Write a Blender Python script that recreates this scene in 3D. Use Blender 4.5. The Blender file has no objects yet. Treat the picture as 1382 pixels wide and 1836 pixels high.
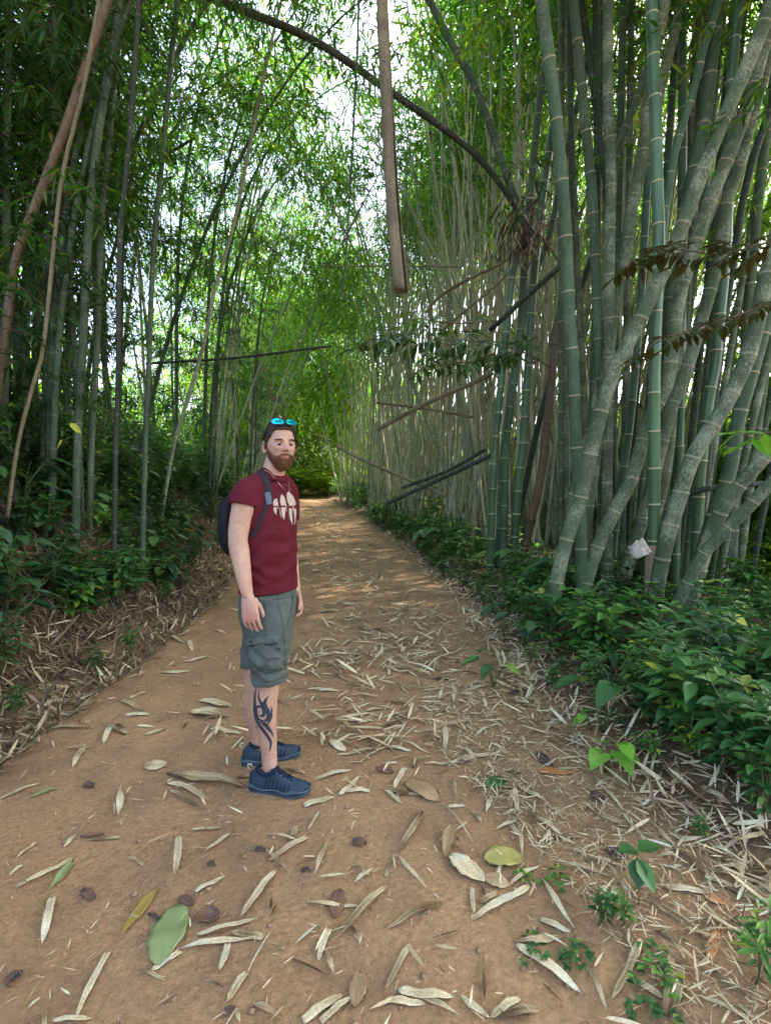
import bpy, bmesh, math, random
import numpy as np
from mathutils import Vector, Matrix, noise
from mathutils.bvhtree import BVHTree
R = math.radians
random.seed(7); rng = np.random.default_rng(7)
S = bpy.context.scene
COL = S.collection

# ------------------------------------------------------------------ camera
CAMH = 1.49; PITCH = 3.05; FPX = 900.0
cam_d = bpy.data.cameras.new('camera'); cam = bpy.data.objects.new('camera', cam_d); COL.objects.link(cam)
cam_d.sensor_fit = 'VERTICAL'; cam_d.sensor_height = 24; cam_d.lens = 24*FPX/1836
cam_d.clip_start = .05; cam_d.clip_end = 600
cam.location = (0, 0, CAMH); cam.rotation_euler = (R(90-PITCH), 0, 0)
S.camera = cam
# ------------------------------------------------------------------ light
SUN_EL, SUN_AZ = 52, 62          # azimuth measured from +Y (ahead) towards +X (right)
w = bpy.data.worlds.new('World'); S.world = w; w.use_nodes = True
nt = w.node_tree; bgn = nt.nodes['Background']
sky = nt.nodes.new('ShaderNodeTexSky'); sky.sky_type = 'NISHITA'; sky.sun_disc = False
sky.sun_elevation = R(SUN_EL); sky.sun_rotation = R(SUN_AZ); sky.air_density = 1.0; sky.dust_density = 6.0; sky.ozone_density = .35
nt.links.new(sky.outputs[0], bgn.inputs[0]); bgn.inputs[1].default_value = .15
sd = bpy.data.lights.new('sun', 'SUN'); sd.energy = 3.6; sd.angle = R(.6); sd.color = (1, .93, .82)
sun = bpy.data.objects.new('sun', sd); COL.objects.link(sun)
sdir = Vector((math.sin(R(SUN_AZ))*math.cos(R(SUN_EL)), math.cos(R(SUN_AZ))*math.cos(R(SUN_EL)), math.sin(R(SUN_EL))))
sun.rotation_euler = sdir.to_track_quat('Z', 'Y').to_euler(); sun.location = sdir*40
S.view_settings.view_transform = 'Standard'; S.view_settings.look = 'None'
S.view_settings.exposure = 2.95; S.view_settings.gamma = 1
S.cycles.max_bounces = 6; S.cycles.diffuse_bounces = 4; S.cycles.transmission_bounces = 4; S.cycles.transparent_max_bounces = 4

# ------------------------------------------------------------------ projection helpers
cp, sp = math.cos(R(PITCH)), math.sin(R(PITCH))
CAM = Vector((0, 0, CAMH))
def RAY(px, py):
    a = (px-691)/FPX; b = -(py-918)/FPX
    return Vector((a, cp+b*sp, -sp+b*cp))
def P(px, py, Y):
    d = RAY(px, py); return CAM + d*(Y/d.y)

# ------------------------------------------------------------------ terrain
def XR(y): return 1.02 + .36*max(0, 2.9-y) - .12*max(0, y-6.2) - .11*max(0, y-15) - .012*max(0, y-30)**2*.5
def XL(y): return -2.15 - .05*max(0, y-4) - .12*max(0, y-6.2) - .08*max(0, y-15) - .012*max(0, y-30)**2*.5 + .1*max(0, 2.6-y)
def sm(t): t = min(1, max(0, t)); return t*t*(3-2*t)
def H(x, y):
    n = noise.noise(Vector((x*.9, y*.9, 0)))
    n2 = noise.noise(Vector((x*4, y*4, 3)))
    n3 = noise.noise(Vector((x*13, y*13, 7)))
    z = .016*n + .010*n2 + .004*n3
    dl = XL(y)+.15*n-x; dr = x-XR(y)-.12*n
    if dl > 0: z += (1.22+.25*n)*sm(dl/1.5) + .10*dl + .05*n2*min(1, dl*2) + .02*n3
    if dr > 0: z += .10*sm(dr/.5)*(1+n) + .04*n2*min(1, dr*2) - .30*max(0, dr-3.2) + .02*n3
    if dr > 9: z += .25*(dr-9)
    c = (XL(y)+XR(y))/2
    z += -.025*math.exp(-((x-c+.75)/.35)**2) - .02*math.exp(-((x-c-.75)/.35)**2)
    if y > 14: z += .04*(y-14)*sm((y-14)/4)
    return z
def G(px, py, dz=0.0):
    d = RAY(px, py); t = .5
    for _ in range(500):
        p = CAM + d*t
        if p.z <= H(p.x, p.y)+dz: break
        t += max(.01, .35*(p.z-H(p.x, p.y)))
    return p

# ------------------------------------------------------------------ mesh helpers
class MB:
    def __init__(s): s.v = []; s.l = []; s.c = []; s.m = []; s.a = []; s.n = 0; s.nf = 0
    def add(s, v, f, m=0, a=0.0):
        v = np.asarray(v, dtype=np.float32).reshape(-1, 3)
        s.v.append(v)
        s.a.append(np.full(len(v), a, np.float32) if np.isscalar(a) else np.asarray(a, dtype=np.float32))
        c = np.fromiter((len(q) for q in f), np.int32, len(f))
        s.l.append(np.fromiter((i for q in f for i in q), np.int32, int(c.sum()))+s.n)
        s.c.append(c); s.m.append(np.full(len(f), m, np.int32)); s.n += len(v); s.nf += len(f)
    def addrep(s, V, loc, k, nv, m, A):
        "k copies of the same face pattern loc, nv vertices each"
        s.v.append(np.asarray(V, dtype=np.float32)); s.a.append(np.asarray(A, dtype=np.float32))
        flat = np.array([i for q in loc for i in q], np.int32); c = np.array([len(q) for q in loc], np.int32)
        s.l.append((flat[None, :]+nv*np.arange(k, dtype=np.int32)[:, None]).ravel()+s.n)
        s.c.append(np.tile(c, k)); s.m.append(np.full(len(loc)*k, m, np.int32)); s.n += nv*k; s.nf += len(loc)*k
    def merge(s, o, mats=None, rot=0, sc=1, loc=(0, 0, 0), tilt=0):
        "append a transformed copy of another MB"
        V = np.concatenate(o.v)*sc; c, n = math.cos(tilt), math.sin(tilt)
        V = V@np.array([[1, 0, 0], [0, c, n], [0, -n, c]], np.float32); c, n = math.cos(rot), math.sin(rot)
        V = V@np.array([[c, n, 0], [-n, c, 0], [0, 0, 1]], np.float32)+np.array(loc, np.float32)
        s.v.append(V.astype(np.float32)); s.a.append(np.concatenate(o.a))
        s.l.append(np.concatenate(o.l)+s.n); s.c.append(np.concatenate(o.c)); s.m.append(np.concatenate(o.m)); s.n += o.n; s.nf += o.nf
    def build(s, name, mats, parent=None, smooth=True):
        me = bpy.data.meshes.new(name)
        if s.n:
            V = np.concatenate(s.v); Lp = np.concatenate(s.l); C = np.concatenate(s.c)
            me.vertices.add(len(V)); me.vertices.foreach_set('co', V.ravel())
            me.loops.add(len(Lp)); me.loops.foreach_set('vertex_index', Lp)
            me.polygons.add(len(C)); me.polygons.foreach_set('loop_start', np.concatenate([[0], np.cumsum(C)[:-1]]).astype(np.int32))
            me.polygons.foreach_set('material_index', np.concatenate(s.m))
            me.polygons.foreach_set('use_smooth', np.full(len(C), smooth))
            me.update(calc_edges=True)
            at = me.attributes.new('var', 'FLOAT', 'POINT'); at.data.foreach_set('value', np.concatenate(s.a))
        if not isinstance(mats, (list, tuple)): mats = [mats]
        for m in mats: me.materials.append(m)
        o = bpy.data.objects.new(name, me); COL.objects.link(o)
        if parent: o.parent = parent
        return o
def tag(o, label=None, cat=None, group=None, kind=None):
    if label: o['label'] = label
    if cat: o['category'] = cat
    if group: o['group'] = group
    if kind: o['kind'] = kind
    return o
def empty(name, loc=(0, 0, 0)):
    o = bpy.data.objects.new(name, None); COL.objects.link(o); o.location = loc; o.empty_display_size = .1; return o
def put(o, root):
    "parent o (built in world coordinates) to root that only has a location"
    o.parent = root; o.location = -Vector(root.location); return o
def kids(o): return [c for c in o.children]
def dup(o, parent=None):
    c = o.copy(); COL.objects.link(c)
    for k in ('label', 'category', 'group'):
        if parent is not None and k in c and k != 'label': del c[k]
    if parent: c.parent = parent
    for ch in list(o.children): dup(ch, c)
    return c
def frame(d, up=Vector((0, 0, 1))):
    d = d.normalized(); s = d.cross(up)
    if s.length < 1e-4: s = d.cross(Vector((1, 0, 0)))
    s.normalize(); return d, s, s.cross(d).normalized()
def catmull(pts, n):
    pts = [Vector(p) for p in pts]; q = [pts[0]*2-pts[1]]+pts+[pts[-1]*2-pts[-2]]; out = []
    for i in range(1, len(q)-2):
        a, b, c, d = q[i-1:i+3]
        for k in range(n):
            t = k/n
            out.append(.5*((2*b)+(c-a)*t+(2*a-5*b+4*c-d)*t*t+(3*b-a-3*c+d)*t**3))
    out.append(q[-2]); return out
def tube(mb, pts, rads, n=8, m=0, a=0.0, cap=True):
    pts = [Vector(p) for p in pts]; k = len(pts)
    if not hasattr(rads, '__len__'): rads = [rads]*k
    s = None; V = []; A = []
    for i, p in enumerate(pts):
        d = (pts[min(i+1, k-1)]-pts[max(i-1, 0)]).normalized()
        if s is None: _, s, u = frame(d)
        else:
            s = (s-d*s.dot(d)).normalized()
        u = s.cross(d)
        for j in range(n):
            t = 2*math.pi*j/n; V.append(p+(s*math.cos(t)+u*math.sin(t))*rads[i])
            A.append(a[i] if hasattr(a, '__len__') else a)
    F = [(i*n+j, i*n+(j+1) % n, (i+1)*n+(j+1) % n, (i+1)*n+j) for i in range(k-1) for j in range(n)]
    if cap: F += [tuple(range(n-1, -1, -1)), tuple((k-1)*n+j for j in range(n))]
    mb.add([tuple(v) for v in V], F, m, A)
def nrm(a): return a/np.maximum(1e-9, np.linalg.norm(a, axis=-1, keepdims=True))
def leaves(mb, Pp, D, N, L, W, droop=.15, m=0, a=None, prof=((.28, 1.), (.62, .8)), curl=0.0):
    """many slender leaves: base point, direction, normal, length, width (arrays)"""
    k = len(Pp); Pp = np.asarray(Pp); D = nrm(np.asarray(D)); N = np.asarray(N)
    Sd = nrm(np.cross(D, N)); N = nrm(np.cross(Sd, D))
    L = np.broadcast_to(L, k)[:, None]; W = np.broadcast_to(W, k)[:, None]
    dr = np.broadcast_to(droop, k)[:, None]
    a = rng.random(k) if a is None else np.broadcast_to(a, k)
    rows = [Pp]; down = np.array([0, 0, -1.])
    for (t, wd) in prof:
        c = Pp+D*L*t+down*L*dr*t*t
        rows += [c-Sd*W*wd*.5+N*W*curl, c+Sd*W*wd*.5+N*W*curl]
    rows.append(Pp+D*L+down*L*dr)
    nv = len(rows); V = np.stack(rows, 1).reshape(-1, 3)
    loc = [(0, 2, 1)]
    for i in range(len(prof)-1): b = 1+2*i; loc.append((b, b+1, b+3, b+2))
    b = 1+2*(len(prof)-1); loc.append((b, b+1, b+2))
    mb.addrep(V, loc, k, nv, m, np.repeat(a, nv))
OV = ((0., .0, 0), (.12, .55, .0), (.35, 1., .0), (.6, .86, 0), (.82, .45, 0), (1., 0., 0))
HEART = ((0., .3, 0), (-.06, .75, 0), (.2, 1.05, 0), (.5, .85, 0), (.78, .42, 0), (1., 0., 0))
LANC = ((0., .0, 0), (.15, .6, .0), (.4, 1., .0), (.65, .8, 0), (.85, .42, 0), (1., 0., 0))
def broad(mb, p, d, n, L, W, fold=.12, droop=.2, m=0, a=None, prof=OV, wave=0.0, lobes=None):
    "one broad leaf with midrib, three columns per side"
    p = Vector(p); d = Vector(d).normalized(); n = Vector(n); s = d.cross(n)
    if s.length < 1e-4: s = d.cross(Vector((1, .1, 0)))
    s.normalize(); n = s.cross(d).normalized(); V = []; a = random.random() if a is None else a
    ph = random.random()*6
    for i, (t, wd, _) in enumerate(prof):
        c = p+d*(L*t) + Vector((0, 0, -1))*(L*droop*t*t)
        for j in (-2, -1, 0, 1, 2):
            q = j/2
            V.append(c+s*(W*.5*wd*q)+n*(abs(q)*fold*W*wd+wave*W*math.sin(ph+t*9+q*4)*abs(q)))
    F = [(i*5+j, i*5+j+1, i*5+j+6, i*5+j+5) for i in range(len(prof)-1) for j in range(4)]
    mb.add([tuple(v) for v in V], F, m, a)

# ------------------------------------------------------------------ materials
def nd(nt, t, **k):
    n = nt.nodes.new(t)
    for a, b in k.items(): setattr(n, a, b)
    return n
def newmat(name, rough=.6, spec=.4):
    m = bpy.data.materials.new(name); m.use_nodes = True; nt = m.node_tree
    b = nt.nodes['Principled BSDF']; b.inputs['Roughness'].default_value = rough
    b.inputs['Specular IOR Level'].default_value = spec
    return m, nt, b
def noise_n(nt, scale, detail=4, rough=.55, vec=None, dist=0):
    n = nd(nt, 'ShaderNodeTexNoise'); n.inputs['Scale'].default_value = scale; n.inputs['Detail'].default_value = detail
    n.inputs['Roughness'].default_value = rough; n.inputs['Distortion'].default_value = dist
    if vec: nt.links.new(vec, n.inputs['Vector'])
    return n.outputs['Fac']
def ramp(nt, fac, stops, interp='LINEAR'):
    r = nd(nt, 'ShaderNodeValToRGB'); cr = r.color_ramp; cr.interpolation = interp
    while len(cr.elements) < len(stops): cr.elements.new(.5)
    for e, (p, c) in zip(cr.elements, stops): e.position = p; e.color = (c[0], c[1], c[2], 1) if hasattr(c, '__len__') else (c, c, c, 1)
    nt.links.new(fac, r.inputs[0]); return r.outputs[0]
def mix(nt, fac, a, b, mode='MIX'):
    n = nd(nt, 'ShaderNodeMix', data_type='RGBA', blend_type=mode)
    for sock, v in ((n.inputs[0], fac), (n.inputs[6], a), (n.inputs[7], b)):
        if hasattr(v, 'links') or hasattr(v, 'is_linked'): nt.links.new(v, sock)
        else: sock.default_value = v if not hasattr(v, '__len__') else (v[0], v[1], v[2], 1)
    return n.outputs[2]
def bump(nt, b, h, strength=.3, dist=.01):
    n = nd(nt, 'ShaderNodeBump'); n.inputs['Strength'].default_value = strength; n.inputs['Distance'].default_value = dist
    nt.links.new(h, n.inputs['Height']); nt.links.new(n.outputs[0], b.inputs['Normal'])
def objvec(nt, scale=(1, 1, 1)):
    t = nd(nt, 'ShaderNodeTexCoord'); mp = nd(nt, 'ShaderNodeMapping'); mp.inputs['Scale'].default_value = scale
    nt.links.new(t.outputs['Object'], mp.inputs[0]); return mp.outputs[0]
def attr(nt, name='var'):
    n = nd(nt, 'ShaderNodeAttribute'); n.attribute_name = name; return n.outputs['Fac']
def objrand(nt): return nd(nt, 'ShaderNodeObjectInfo').outputs['Random']
def leafmat(name, stops, trans=.45, rough=.5, tcol=(1.3, 1.45, .5), vein=0, spec=.4):
    m, nt, b = newmat(name, rough, spec)
    c = ramp(nt, attr(nt), stops)
    nz = noise_n(nt, 9, 3, vec=objvec(nt))
    c = mix(nt, .35, c, ramp(nt, nz, ((.3, .45), (.7, 1.5))), 'MULTIPLY')
    if 'dry' in name or 'tan' in name: c = mix(nt, .6, c, ramp(nt, noise_n(nt, 150, 4, .7, vec=objvec(nt)), ((.35, .5), (.62, 1.25))), 'MULTIPLY')
    if name.startswith('plant') or name.startswith('bamboo'): c = mix(nt, 1.0, c, ramp(nt, objrand(nt), ((0, (.62, .7, .75)), (.5, (1., 1., 1.)), (1, (1.55, 1.4, .9)))), 'MULTIPLY')
    nt.links.new(c, b.inputs['Base Color'])
    if trans > 0:
        tr = nd(nt, 'ShaderNodeBsdfTranslucent'); mx = nd(nt, 'ShaderNodeMixShader'); mx.inputs[0].default_value = trans
        tc = mix(nt, 1.0, c, tcol, 'MULTIPLY'); nt.links.new(tc, tr.inputs[0])
        nt.links.new(b.outputs[0], mx.inputs[1]); nt.links.new(tr.outputs[0], mx.inputs[2])
        nt.links.new(mx.outputs[0], nt.nodes['Material Output'].inputs[0])
    return m
def bamboomat(name, c1, c2, lichen=0.0, licol=(.34, .36, .31), ring=(.42, .38, .22), rough=.42, streak=.5, orand=0.0):
    m, nt, b = newmat(name, rough, .45)
    v = objvec(nt, (1, 1, .12))
    c = mix(nt, noise_n(nt, 26, 5, vec=v), c1, c2)
    st = ramp(nt, noise_n(nt, 60, 3, vec=objvec(nt, (1, 1, .05))), ((.35, .65), (.65, 1.25)))
    c = mix(nt, streak, c, st, 'MULTIPLY')
    big = ramp(nt, noise_n(nt, 1.3, 3, vec=objvec(nt)), ((.35, .7), (.65, 1.3)))
    c = mix(nt, .8, c, big, 'MULTIPLY')
    if lichen > 0:
        lz = noise_n(nt, 62, 9, .82, vec=objvec(nt, (1, 1, .55)), dist=.8)
        lb = noise_n(nt, 3.5, 3, vec=objvec(nt))
        ad = nd(nt, 'ShaderNodeMath', operation='MULTIPLY_ADD'); nt.links.new(lb, ad.inputs[0]); ad.inputs[1].default_value = .55; nt.links.new(lz, ad.inputs[2])
        th = .94-.17*lichen
        lf = ramp(nt, ad.outputs[0], ((th-.03, 0.), (th+.05, .9)))
        c = mix(nt, ramp(nt, noise_n(nt, 48, 6, .7, vec=objvec(nt)), ((.52, 0.), (.66, .75))), c, (.028, .036, .02))
        c = mix(nt, lf, c, licol)
        bump(nt, b, lz, .5, .004)
        b.inputs['Roughness'].default_value = .75
    if orand:
        oc = ramp(nt, objrand(nt), ((0, (.35, .5, .3)), (.3, (.6, .72, .5)), (.6, (1.0, .96, .82)), (1, (1.3, 1.18, 1.0))))
        c = mix(nt, orand, c, oc, 'MULTIPLY')
    c = mix(nt, attr(nt), c, ring)
    nt.links.new(c, b.inputs['Base Color'])
    return m
def plain(name, c1, c2, scale=20, rough=.6, bmp=0, bd=.004, vs=(1, 1, 1), spec=.4, detail=5):
    m, nt, b = newmat(name, rough, spec)
    nz = noise_n(nt, scale, detail, vec=objvec(nt, vs))
    nt.links.new(mix(nt, ramp(nt, nz, ((.3, 0.), (.7, 1.))), c1, c2), b.inputs['Base Color'])
    if bmp: bump(nt, b, nz, bmp, bd)
    return m
M = {}
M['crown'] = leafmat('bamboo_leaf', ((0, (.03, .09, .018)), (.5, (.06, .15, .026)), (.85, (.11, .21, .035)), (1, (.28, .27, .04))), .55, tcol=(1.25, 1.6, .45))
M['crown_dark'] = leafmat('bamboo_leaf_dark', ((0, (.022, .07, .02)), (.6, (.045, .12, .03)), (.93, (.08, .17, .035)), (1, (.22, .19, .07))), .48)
M['crown_sun'] = leafmat('bamboo_leaf_sunlit', ((0, (.07, .15, .02)), (.5, (.14, .24, .03)), (1, (.34, .34, .05))), .55)  # brighter copy of the bamboo leaf, sunlight put into its colour
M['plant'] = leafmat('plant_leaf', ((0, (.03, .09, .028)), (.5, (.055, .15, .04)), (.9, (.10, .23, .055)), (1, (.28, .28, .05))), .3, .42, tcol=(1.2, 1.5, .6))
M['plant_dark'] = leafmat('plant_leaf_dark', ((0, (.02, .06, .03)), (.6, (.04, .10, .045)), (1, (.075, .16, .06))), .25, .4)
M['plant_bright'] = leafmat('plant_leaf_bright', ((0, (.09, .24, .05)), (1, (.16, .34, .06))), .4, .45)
M['rust'] = leafmat('rusty_leaf', ((0, (.045, .036, .014)), (.5, (.075, .062, .02)), (1, (.05, .10, .03))), .25, .5, tcol=(1.2, 1.2, .5))
M['straw'] = leafmat('dry_leaf', ((0, (.12, .075, .04)), (.2, (.28, .195, .105)), (.5, (.53, .42, .25)), (.85, (.70, .59, .38)), (1, (.60, .58, .43))), .1, .85, tcol=(1, 1, 1), spec=.12)
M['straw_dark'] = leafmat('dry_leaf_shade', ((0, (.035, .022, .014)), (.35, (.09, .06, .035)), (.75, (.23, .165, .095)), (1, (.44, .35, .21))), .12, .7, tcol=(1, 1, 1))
M['brownleaf'] = leafmat('brown_leaf', ((0, (.05, .032, .03)), (.6, (.11, .065, .05)), (1, (.19, .10, .055))), .05, .7, tcol=(1, 1, 1))
M['orangeleaf'] = leafmat('orange_leaf', ((0, (.42, .17, .05)), (1, (.5, .22, .08))), .1, .6, tcol=(1, 1, 1))
M['tanleaf'] = leafmat('tan_leaf', ((0, (.34, .22, .11)), (1, (.46, .34, .2))), .1, .65, tcol=(1, 1, 1))
M['greenfallen'] = leafmat('fallen_green_leaf', ((0, (.20, .25, .10)), (1, (.24, .30, .12))), .1, .55, tcol=(1, 1, 1))
M['yellowfallen'] = leafmat('fallen_yellow_leaf', ((0, (.34, .25, .05)), (1, (.36, .33, .10))), .1, .6, tcol=(1, 1, 1))
M['stem'] = plain('green_stem', (.05, .08, .025), (.12, .13, .05), 15)
M['twig'] = plain('brown_twig', (.06, .04, .025), (.16, .11, .07), 25)
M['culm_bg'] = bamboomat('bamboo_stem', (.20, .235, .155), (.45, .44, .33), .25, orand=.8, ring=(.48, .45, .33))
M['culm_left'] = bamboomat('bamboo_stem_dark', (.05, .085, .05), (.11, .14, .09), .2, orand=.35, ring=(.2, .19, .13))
M['culm_green'] = bamboomat('green_culm', (.042, .098, .044), (.072, .135, .06), .0, streak=.4, rough=.35, ring=(.56, .49, .25))
M['culm_mid'] = bamboomat('olive_culm', (.045, .088, .045), (.085, .13, .068), .3, licol=(.2, .23, .16), ring=(.42, .36, .2))
M['culm_lichen'] = bamboomat('lichened_culm', (.045, .075, .034), (.095, .12, .06), .72, licol=(.25, .265, .175), ring=(.34, .29, .17))
M['culm_dark'] = bamboomat('dark_culm', (.018, .028, .018), (.045, .052, .032), .1, ring=(.14, .13, .09))
M['culm_dead'] = bamboomat('dead_culm', (.11, .083, .043), (.25, .195, .11), .1, licol=(.4, .36, .3), ring=(.12, .08, .05))
M['culm_brown'] = bamboomat('brown_culm', (.075, .045, .024), (.165, .11, .06), .0, ring=(.12, .06, .03))
M['inside'] = plain('culm_inside', (.03, .02, .012), (.12, .07, .04), 40, .8, vs=(1, 1, .1))
M['sheath'] = plain('culm_sheath', (.16, .10, .055), (.42, .31, .19), 30, .7, .4, .003, vs=(1, 1, .1))
M['white'] = plain('weathered_white', (.20, .17, .13), (.50, .46, .39), 22, .8, .4, .004)

# ------------------------------------------------------------------ ground
def ground_mat():
    m, nt, b = newmat('ground_soil', .85, .25)
    v = objvec(nt)
    big = noise_n(nt, .8, 4, vec=v)
    c = mix(nt, ramp(nt, big, ((.35, 0.), (.65, 1.))), (.30, .178, .088), (.365, .222, .112))
    c = mix(nt, ramp(nt, noise_n(nt, 4.5, 5, vec=v), ((.45, 0.), (.75, .55))), c, (.21, .135, .085))
    gr = ramp(nt, noise_n(nt, 48, 8, .78, vec=v), ((.32, .6), (.68, 1.35)))
    c = mix(nt, .85, c, gr, 'MULTIPLY')
    # scattered crumbs and straw bits
    sc = noise_n(nt, 160, 2, vec=objvec(nt, (1, .4, 1)))
    c = mix(nt, ramp(nt, sc, ((.66, 0.), (.72, .7))), c, (.42, .30, .18))
    sc2 = noise_n(nt, 90, 3, vec=v)
    c = mix(nt, ramp(nt, sc2, ((.66, 0.), (.73, .8))), c, (.09, .055, .035))
    # forest soil away from the path (attribute var = 1)
    fs = mix(nt, noise_n(nt, 7, 6, vec=v), (.05, .033, .02), (.15, .095, .055))
    c = mix(nt, attr(nt), c, fs)
    nt.links.new(c, b.inputs['Base Color'])
    hb = mix(nt, .5, noise_n(nt, 38, 8, .65, vec=v), noise_n(nt, 7, 4, vec=v))
    c = mix(nt, ramp(nt, noise_n(nt, 2.2, 5, .6, vec=objvec(nt, (1, .6, 1))), ((.5, 0.), (.68, .6))), c, (.17, .105, .06)); c = mix(nt, .0, c, c); nt.links.new(c, b.inputs['Base Color'])
    bump(nt, b, hb, 1., .035)
    return m
def build_ground():
    xs = np.concatenate([np.arange(-70, -8, 3.), np.arange(-8, -3, .25), np.arange(-3, 2.6, .05), np.arange(2.6, 8, .25), np.arange(8, 71, 3.)])
    ys = np.concatenate([np.arange(-30, 0, 2.), np.arange(0, 6, .05), np.arange(6, 14, .15), np.arange(14, 40, .6), np.arange(40, 121, 4.)])
    V = []; A = []
    for y in ys:
        for x in xs:
            V.append((x, y, H(x, y)))
            n = .22*noise.noise(Vector((x*1.5, y*1.5, 5)))
            dd = max(XL(y)-x, x-XR(y))+n
            A.append(sm((dd+.05)/.35))
    nx = len(xs)
    F = [(j*nx+i, j*nx+i+1, (j+1)*nx+i+1, (j+1)*nx+i) for j in range(len(ys)-1) for i in range(nx-1)]
    mb = MB(); mb.add(V, F, 0, A)
    o = mb.build('ground', ground_mat()); o['kind'] = 'structure'
    return o
build_ground()

# ------------------------------------------------------------------ bamboo
def culm_mesh(mb, pts, rads, nodelen, n=12, ring=.008, m=0):
    "tube through pts with swollen pale node rings every nodelen"
    pts = [Vector(p) for p in pts]
    L = [0.0]
    for a, b in zip(pts, pts[1:]): L.append(L[-1]+(b-a).length)
    tot = L[-1]
    def at(s):
        s = min(max(s, 0), tot); i = 0
        while i < len(L)-2 and L[i+1] < s: i += 1
        t = (s-L[i])/max(1e-6, L[i+1]-L[i]); return pts[i].lerp(pts[i+1], t), rads[i]*(1-t)+rads[i+1]*t
    s = random.random()*nodelen; st = [(0, 1, 0)]
    while s < tot-.05:
        h = ring
        st += [(s-h*2.6, 1., 0), (s-h*1.2, 1.02, .05), (s-h*.6, 1.07, 1.), (s, 1.03, .25), (s+h*.7, 1.08, 1.), (s+h*1.3, 1.0, .1), (s+h*3, .985, 0), (s+nodelen*.5, .99, 0)]
        s += nodelen*random.uniform(.92, 1.08)
    st.append((tot, .97, 0)); st = sorted([q for q in st if 0 <= q[0] <= tot])
    PP = []; RR = []; AA = []
    for q, k, a in st:
        p, r = at(q); PP.append(p); RR.append(r*k); AA.append(a)
    tube(mb, PP, RR, n, m, AA)
def spray(mb, p, d, length, nleaf, ll=.16, lw=.024, m=0, droop=.35, twig=True):
    "a twig with clusters of hanging bamboo leaves"
    d = Vector(d).normalized(); p = Vector(p)
    pts = [p+d*(length*t)+Vector((0, 0, -1))*(length*.35*t*t) for t in (0, .25, .5, .75, 1)]
    if twig: tube(mb, pts, [.006, .005, .004, .003, .0015], 3, 1)
    Pp = []; D = []; N = []
    for k in range(nleaf):
        t = (random.random()**.7)
        i = min(3, int(t*4)); q = pts[i].lerp(pts[i+1], t*4-i)
        Pp.append(q+Vector((random.gauss(0, .05), random.gauss(0, .05), random.gauss(0, .04)))*length)
        a = random.uniform(0, 2*math.pi)
        dd = d*.7+Vector((math.cos(a), math.sin(a), random.uniform(-.9, .25)))*.9
        D.append(dd); N.append((random.gauss(0, .45), random.gauss(0, .45), 1))
    k = len(Pp)
    leaves(mb, np.array([tuple(v) for v in Pp]), np.array([tuple(v) for v in D]), np.array(N), ll*(.6+.7*rng.random(k)), lw*(.7+.6*rng.random(k)), droop, m)
def crown_on(pts, f0, nbr, blen, nleaf, ll=.16, lw=.024, mb=None):
    mb = mb or MB()
    pts = [Vector(p) for p in pts]; k = len(pts)-1
    for i in range(nbr):
        t = f0+(1-f0)*random.random()**.85
        j = min(k-1, int(t*k)); q = pts[j].lerp(pts[j+1], t*k-j)
        a = random.uniform(0, 2*math.pi); L = blen*random.uniform(.5, 1.2)*(1.15-.55*abs(t-.6))
        d = Vector((math.cos(a), math.sin(a), random.uniform(-.25, .6)))
        spray(mb, q, d, L, nleaf, ll, lw)
    return mb
# --- templates
def arc(H_, lean, arch, wob, az=0):
    out = []
    ph = random.random()*6
    for i in range(11):
        t = i/10
        x = lean*t*H_+arch*t**3.2*H_; z = H_*(t-.5*arch*t**4)
        out.append((x+wob*math.sin(t*5+ph)*.3, wob*math.cos(t*4+ph)*.3, z))
    return out
TPL = []
def make_template(Hh, lean, arch, wob, r, mat, leafm, nbr, f0, nl, blen=1.3, ll=.17):
    root = empty('bamboo', (0, 0, -60)); pts = catmull(arc(Hh, lean, arch, wob), 3)
    mb = MB(); k = len(pts)
    culm_mesh(mb, pts, [r*(1-.75*(i/k)**1.5) for i in range(k)], .42, 8, .009)
    mb.build('culm', M[mat], root)
    if nbr: crown_on(pts, f0, nbr, blen, nl, ll, .027).build('foliage', [M[leafm], M['twig']], root)
    root['pts'] = 1
    return root
for i, (lean, arch) in enumerate([(.02, .10), (.08, .18), (.16, .22), (.26, .25), (.05, .30), (.36, .12)]):
    TPL.append(make_template(11.5+i*.4, lean, arch, .35, .046-.002*i, 'culm_bg', 'crown', 80, .34, 44, 1.4, .19))
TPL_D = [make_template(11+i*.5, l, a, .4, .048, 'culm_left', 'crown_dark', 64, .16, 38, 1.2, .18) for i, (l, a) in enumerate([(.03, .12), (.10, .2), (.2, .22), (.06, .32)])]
TPL_P = [make_template(13+i*.5, l, a, .35, .042-.002*i, 'culm_bg', 'crown', 20, .74, 30, 1.1, .17) for i, (l, a) in enumerate([(.02, .06), (.10, .10), (.20, .08), (.34, .08), (.05, .14)])]
TPL_B = [make_template(9+i*.8, l, a, .4, .036, 'culm_bg', 'crown', 6, .5, 20) for i, (l, a) in enumerate([(.03, .02), (.15, .05), (.3, .06), (.45, .03)])]
used_t = set()
def place_bamboo(tpl, x, y, az, sc, label, group, tilt=0):
    key = tpl.name
    o = tpl if key not in used_t else dup(tpl)
    used_t.add(key)
    o.location = (x, y, H(x, y)-.15); o.rotation_euler = (0, tilt, az); o.scale = (sc, sc, sc)
    if 'pts' in o: del o['pts']
    tag(o, label, 'bamboo', group); return o
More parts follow.
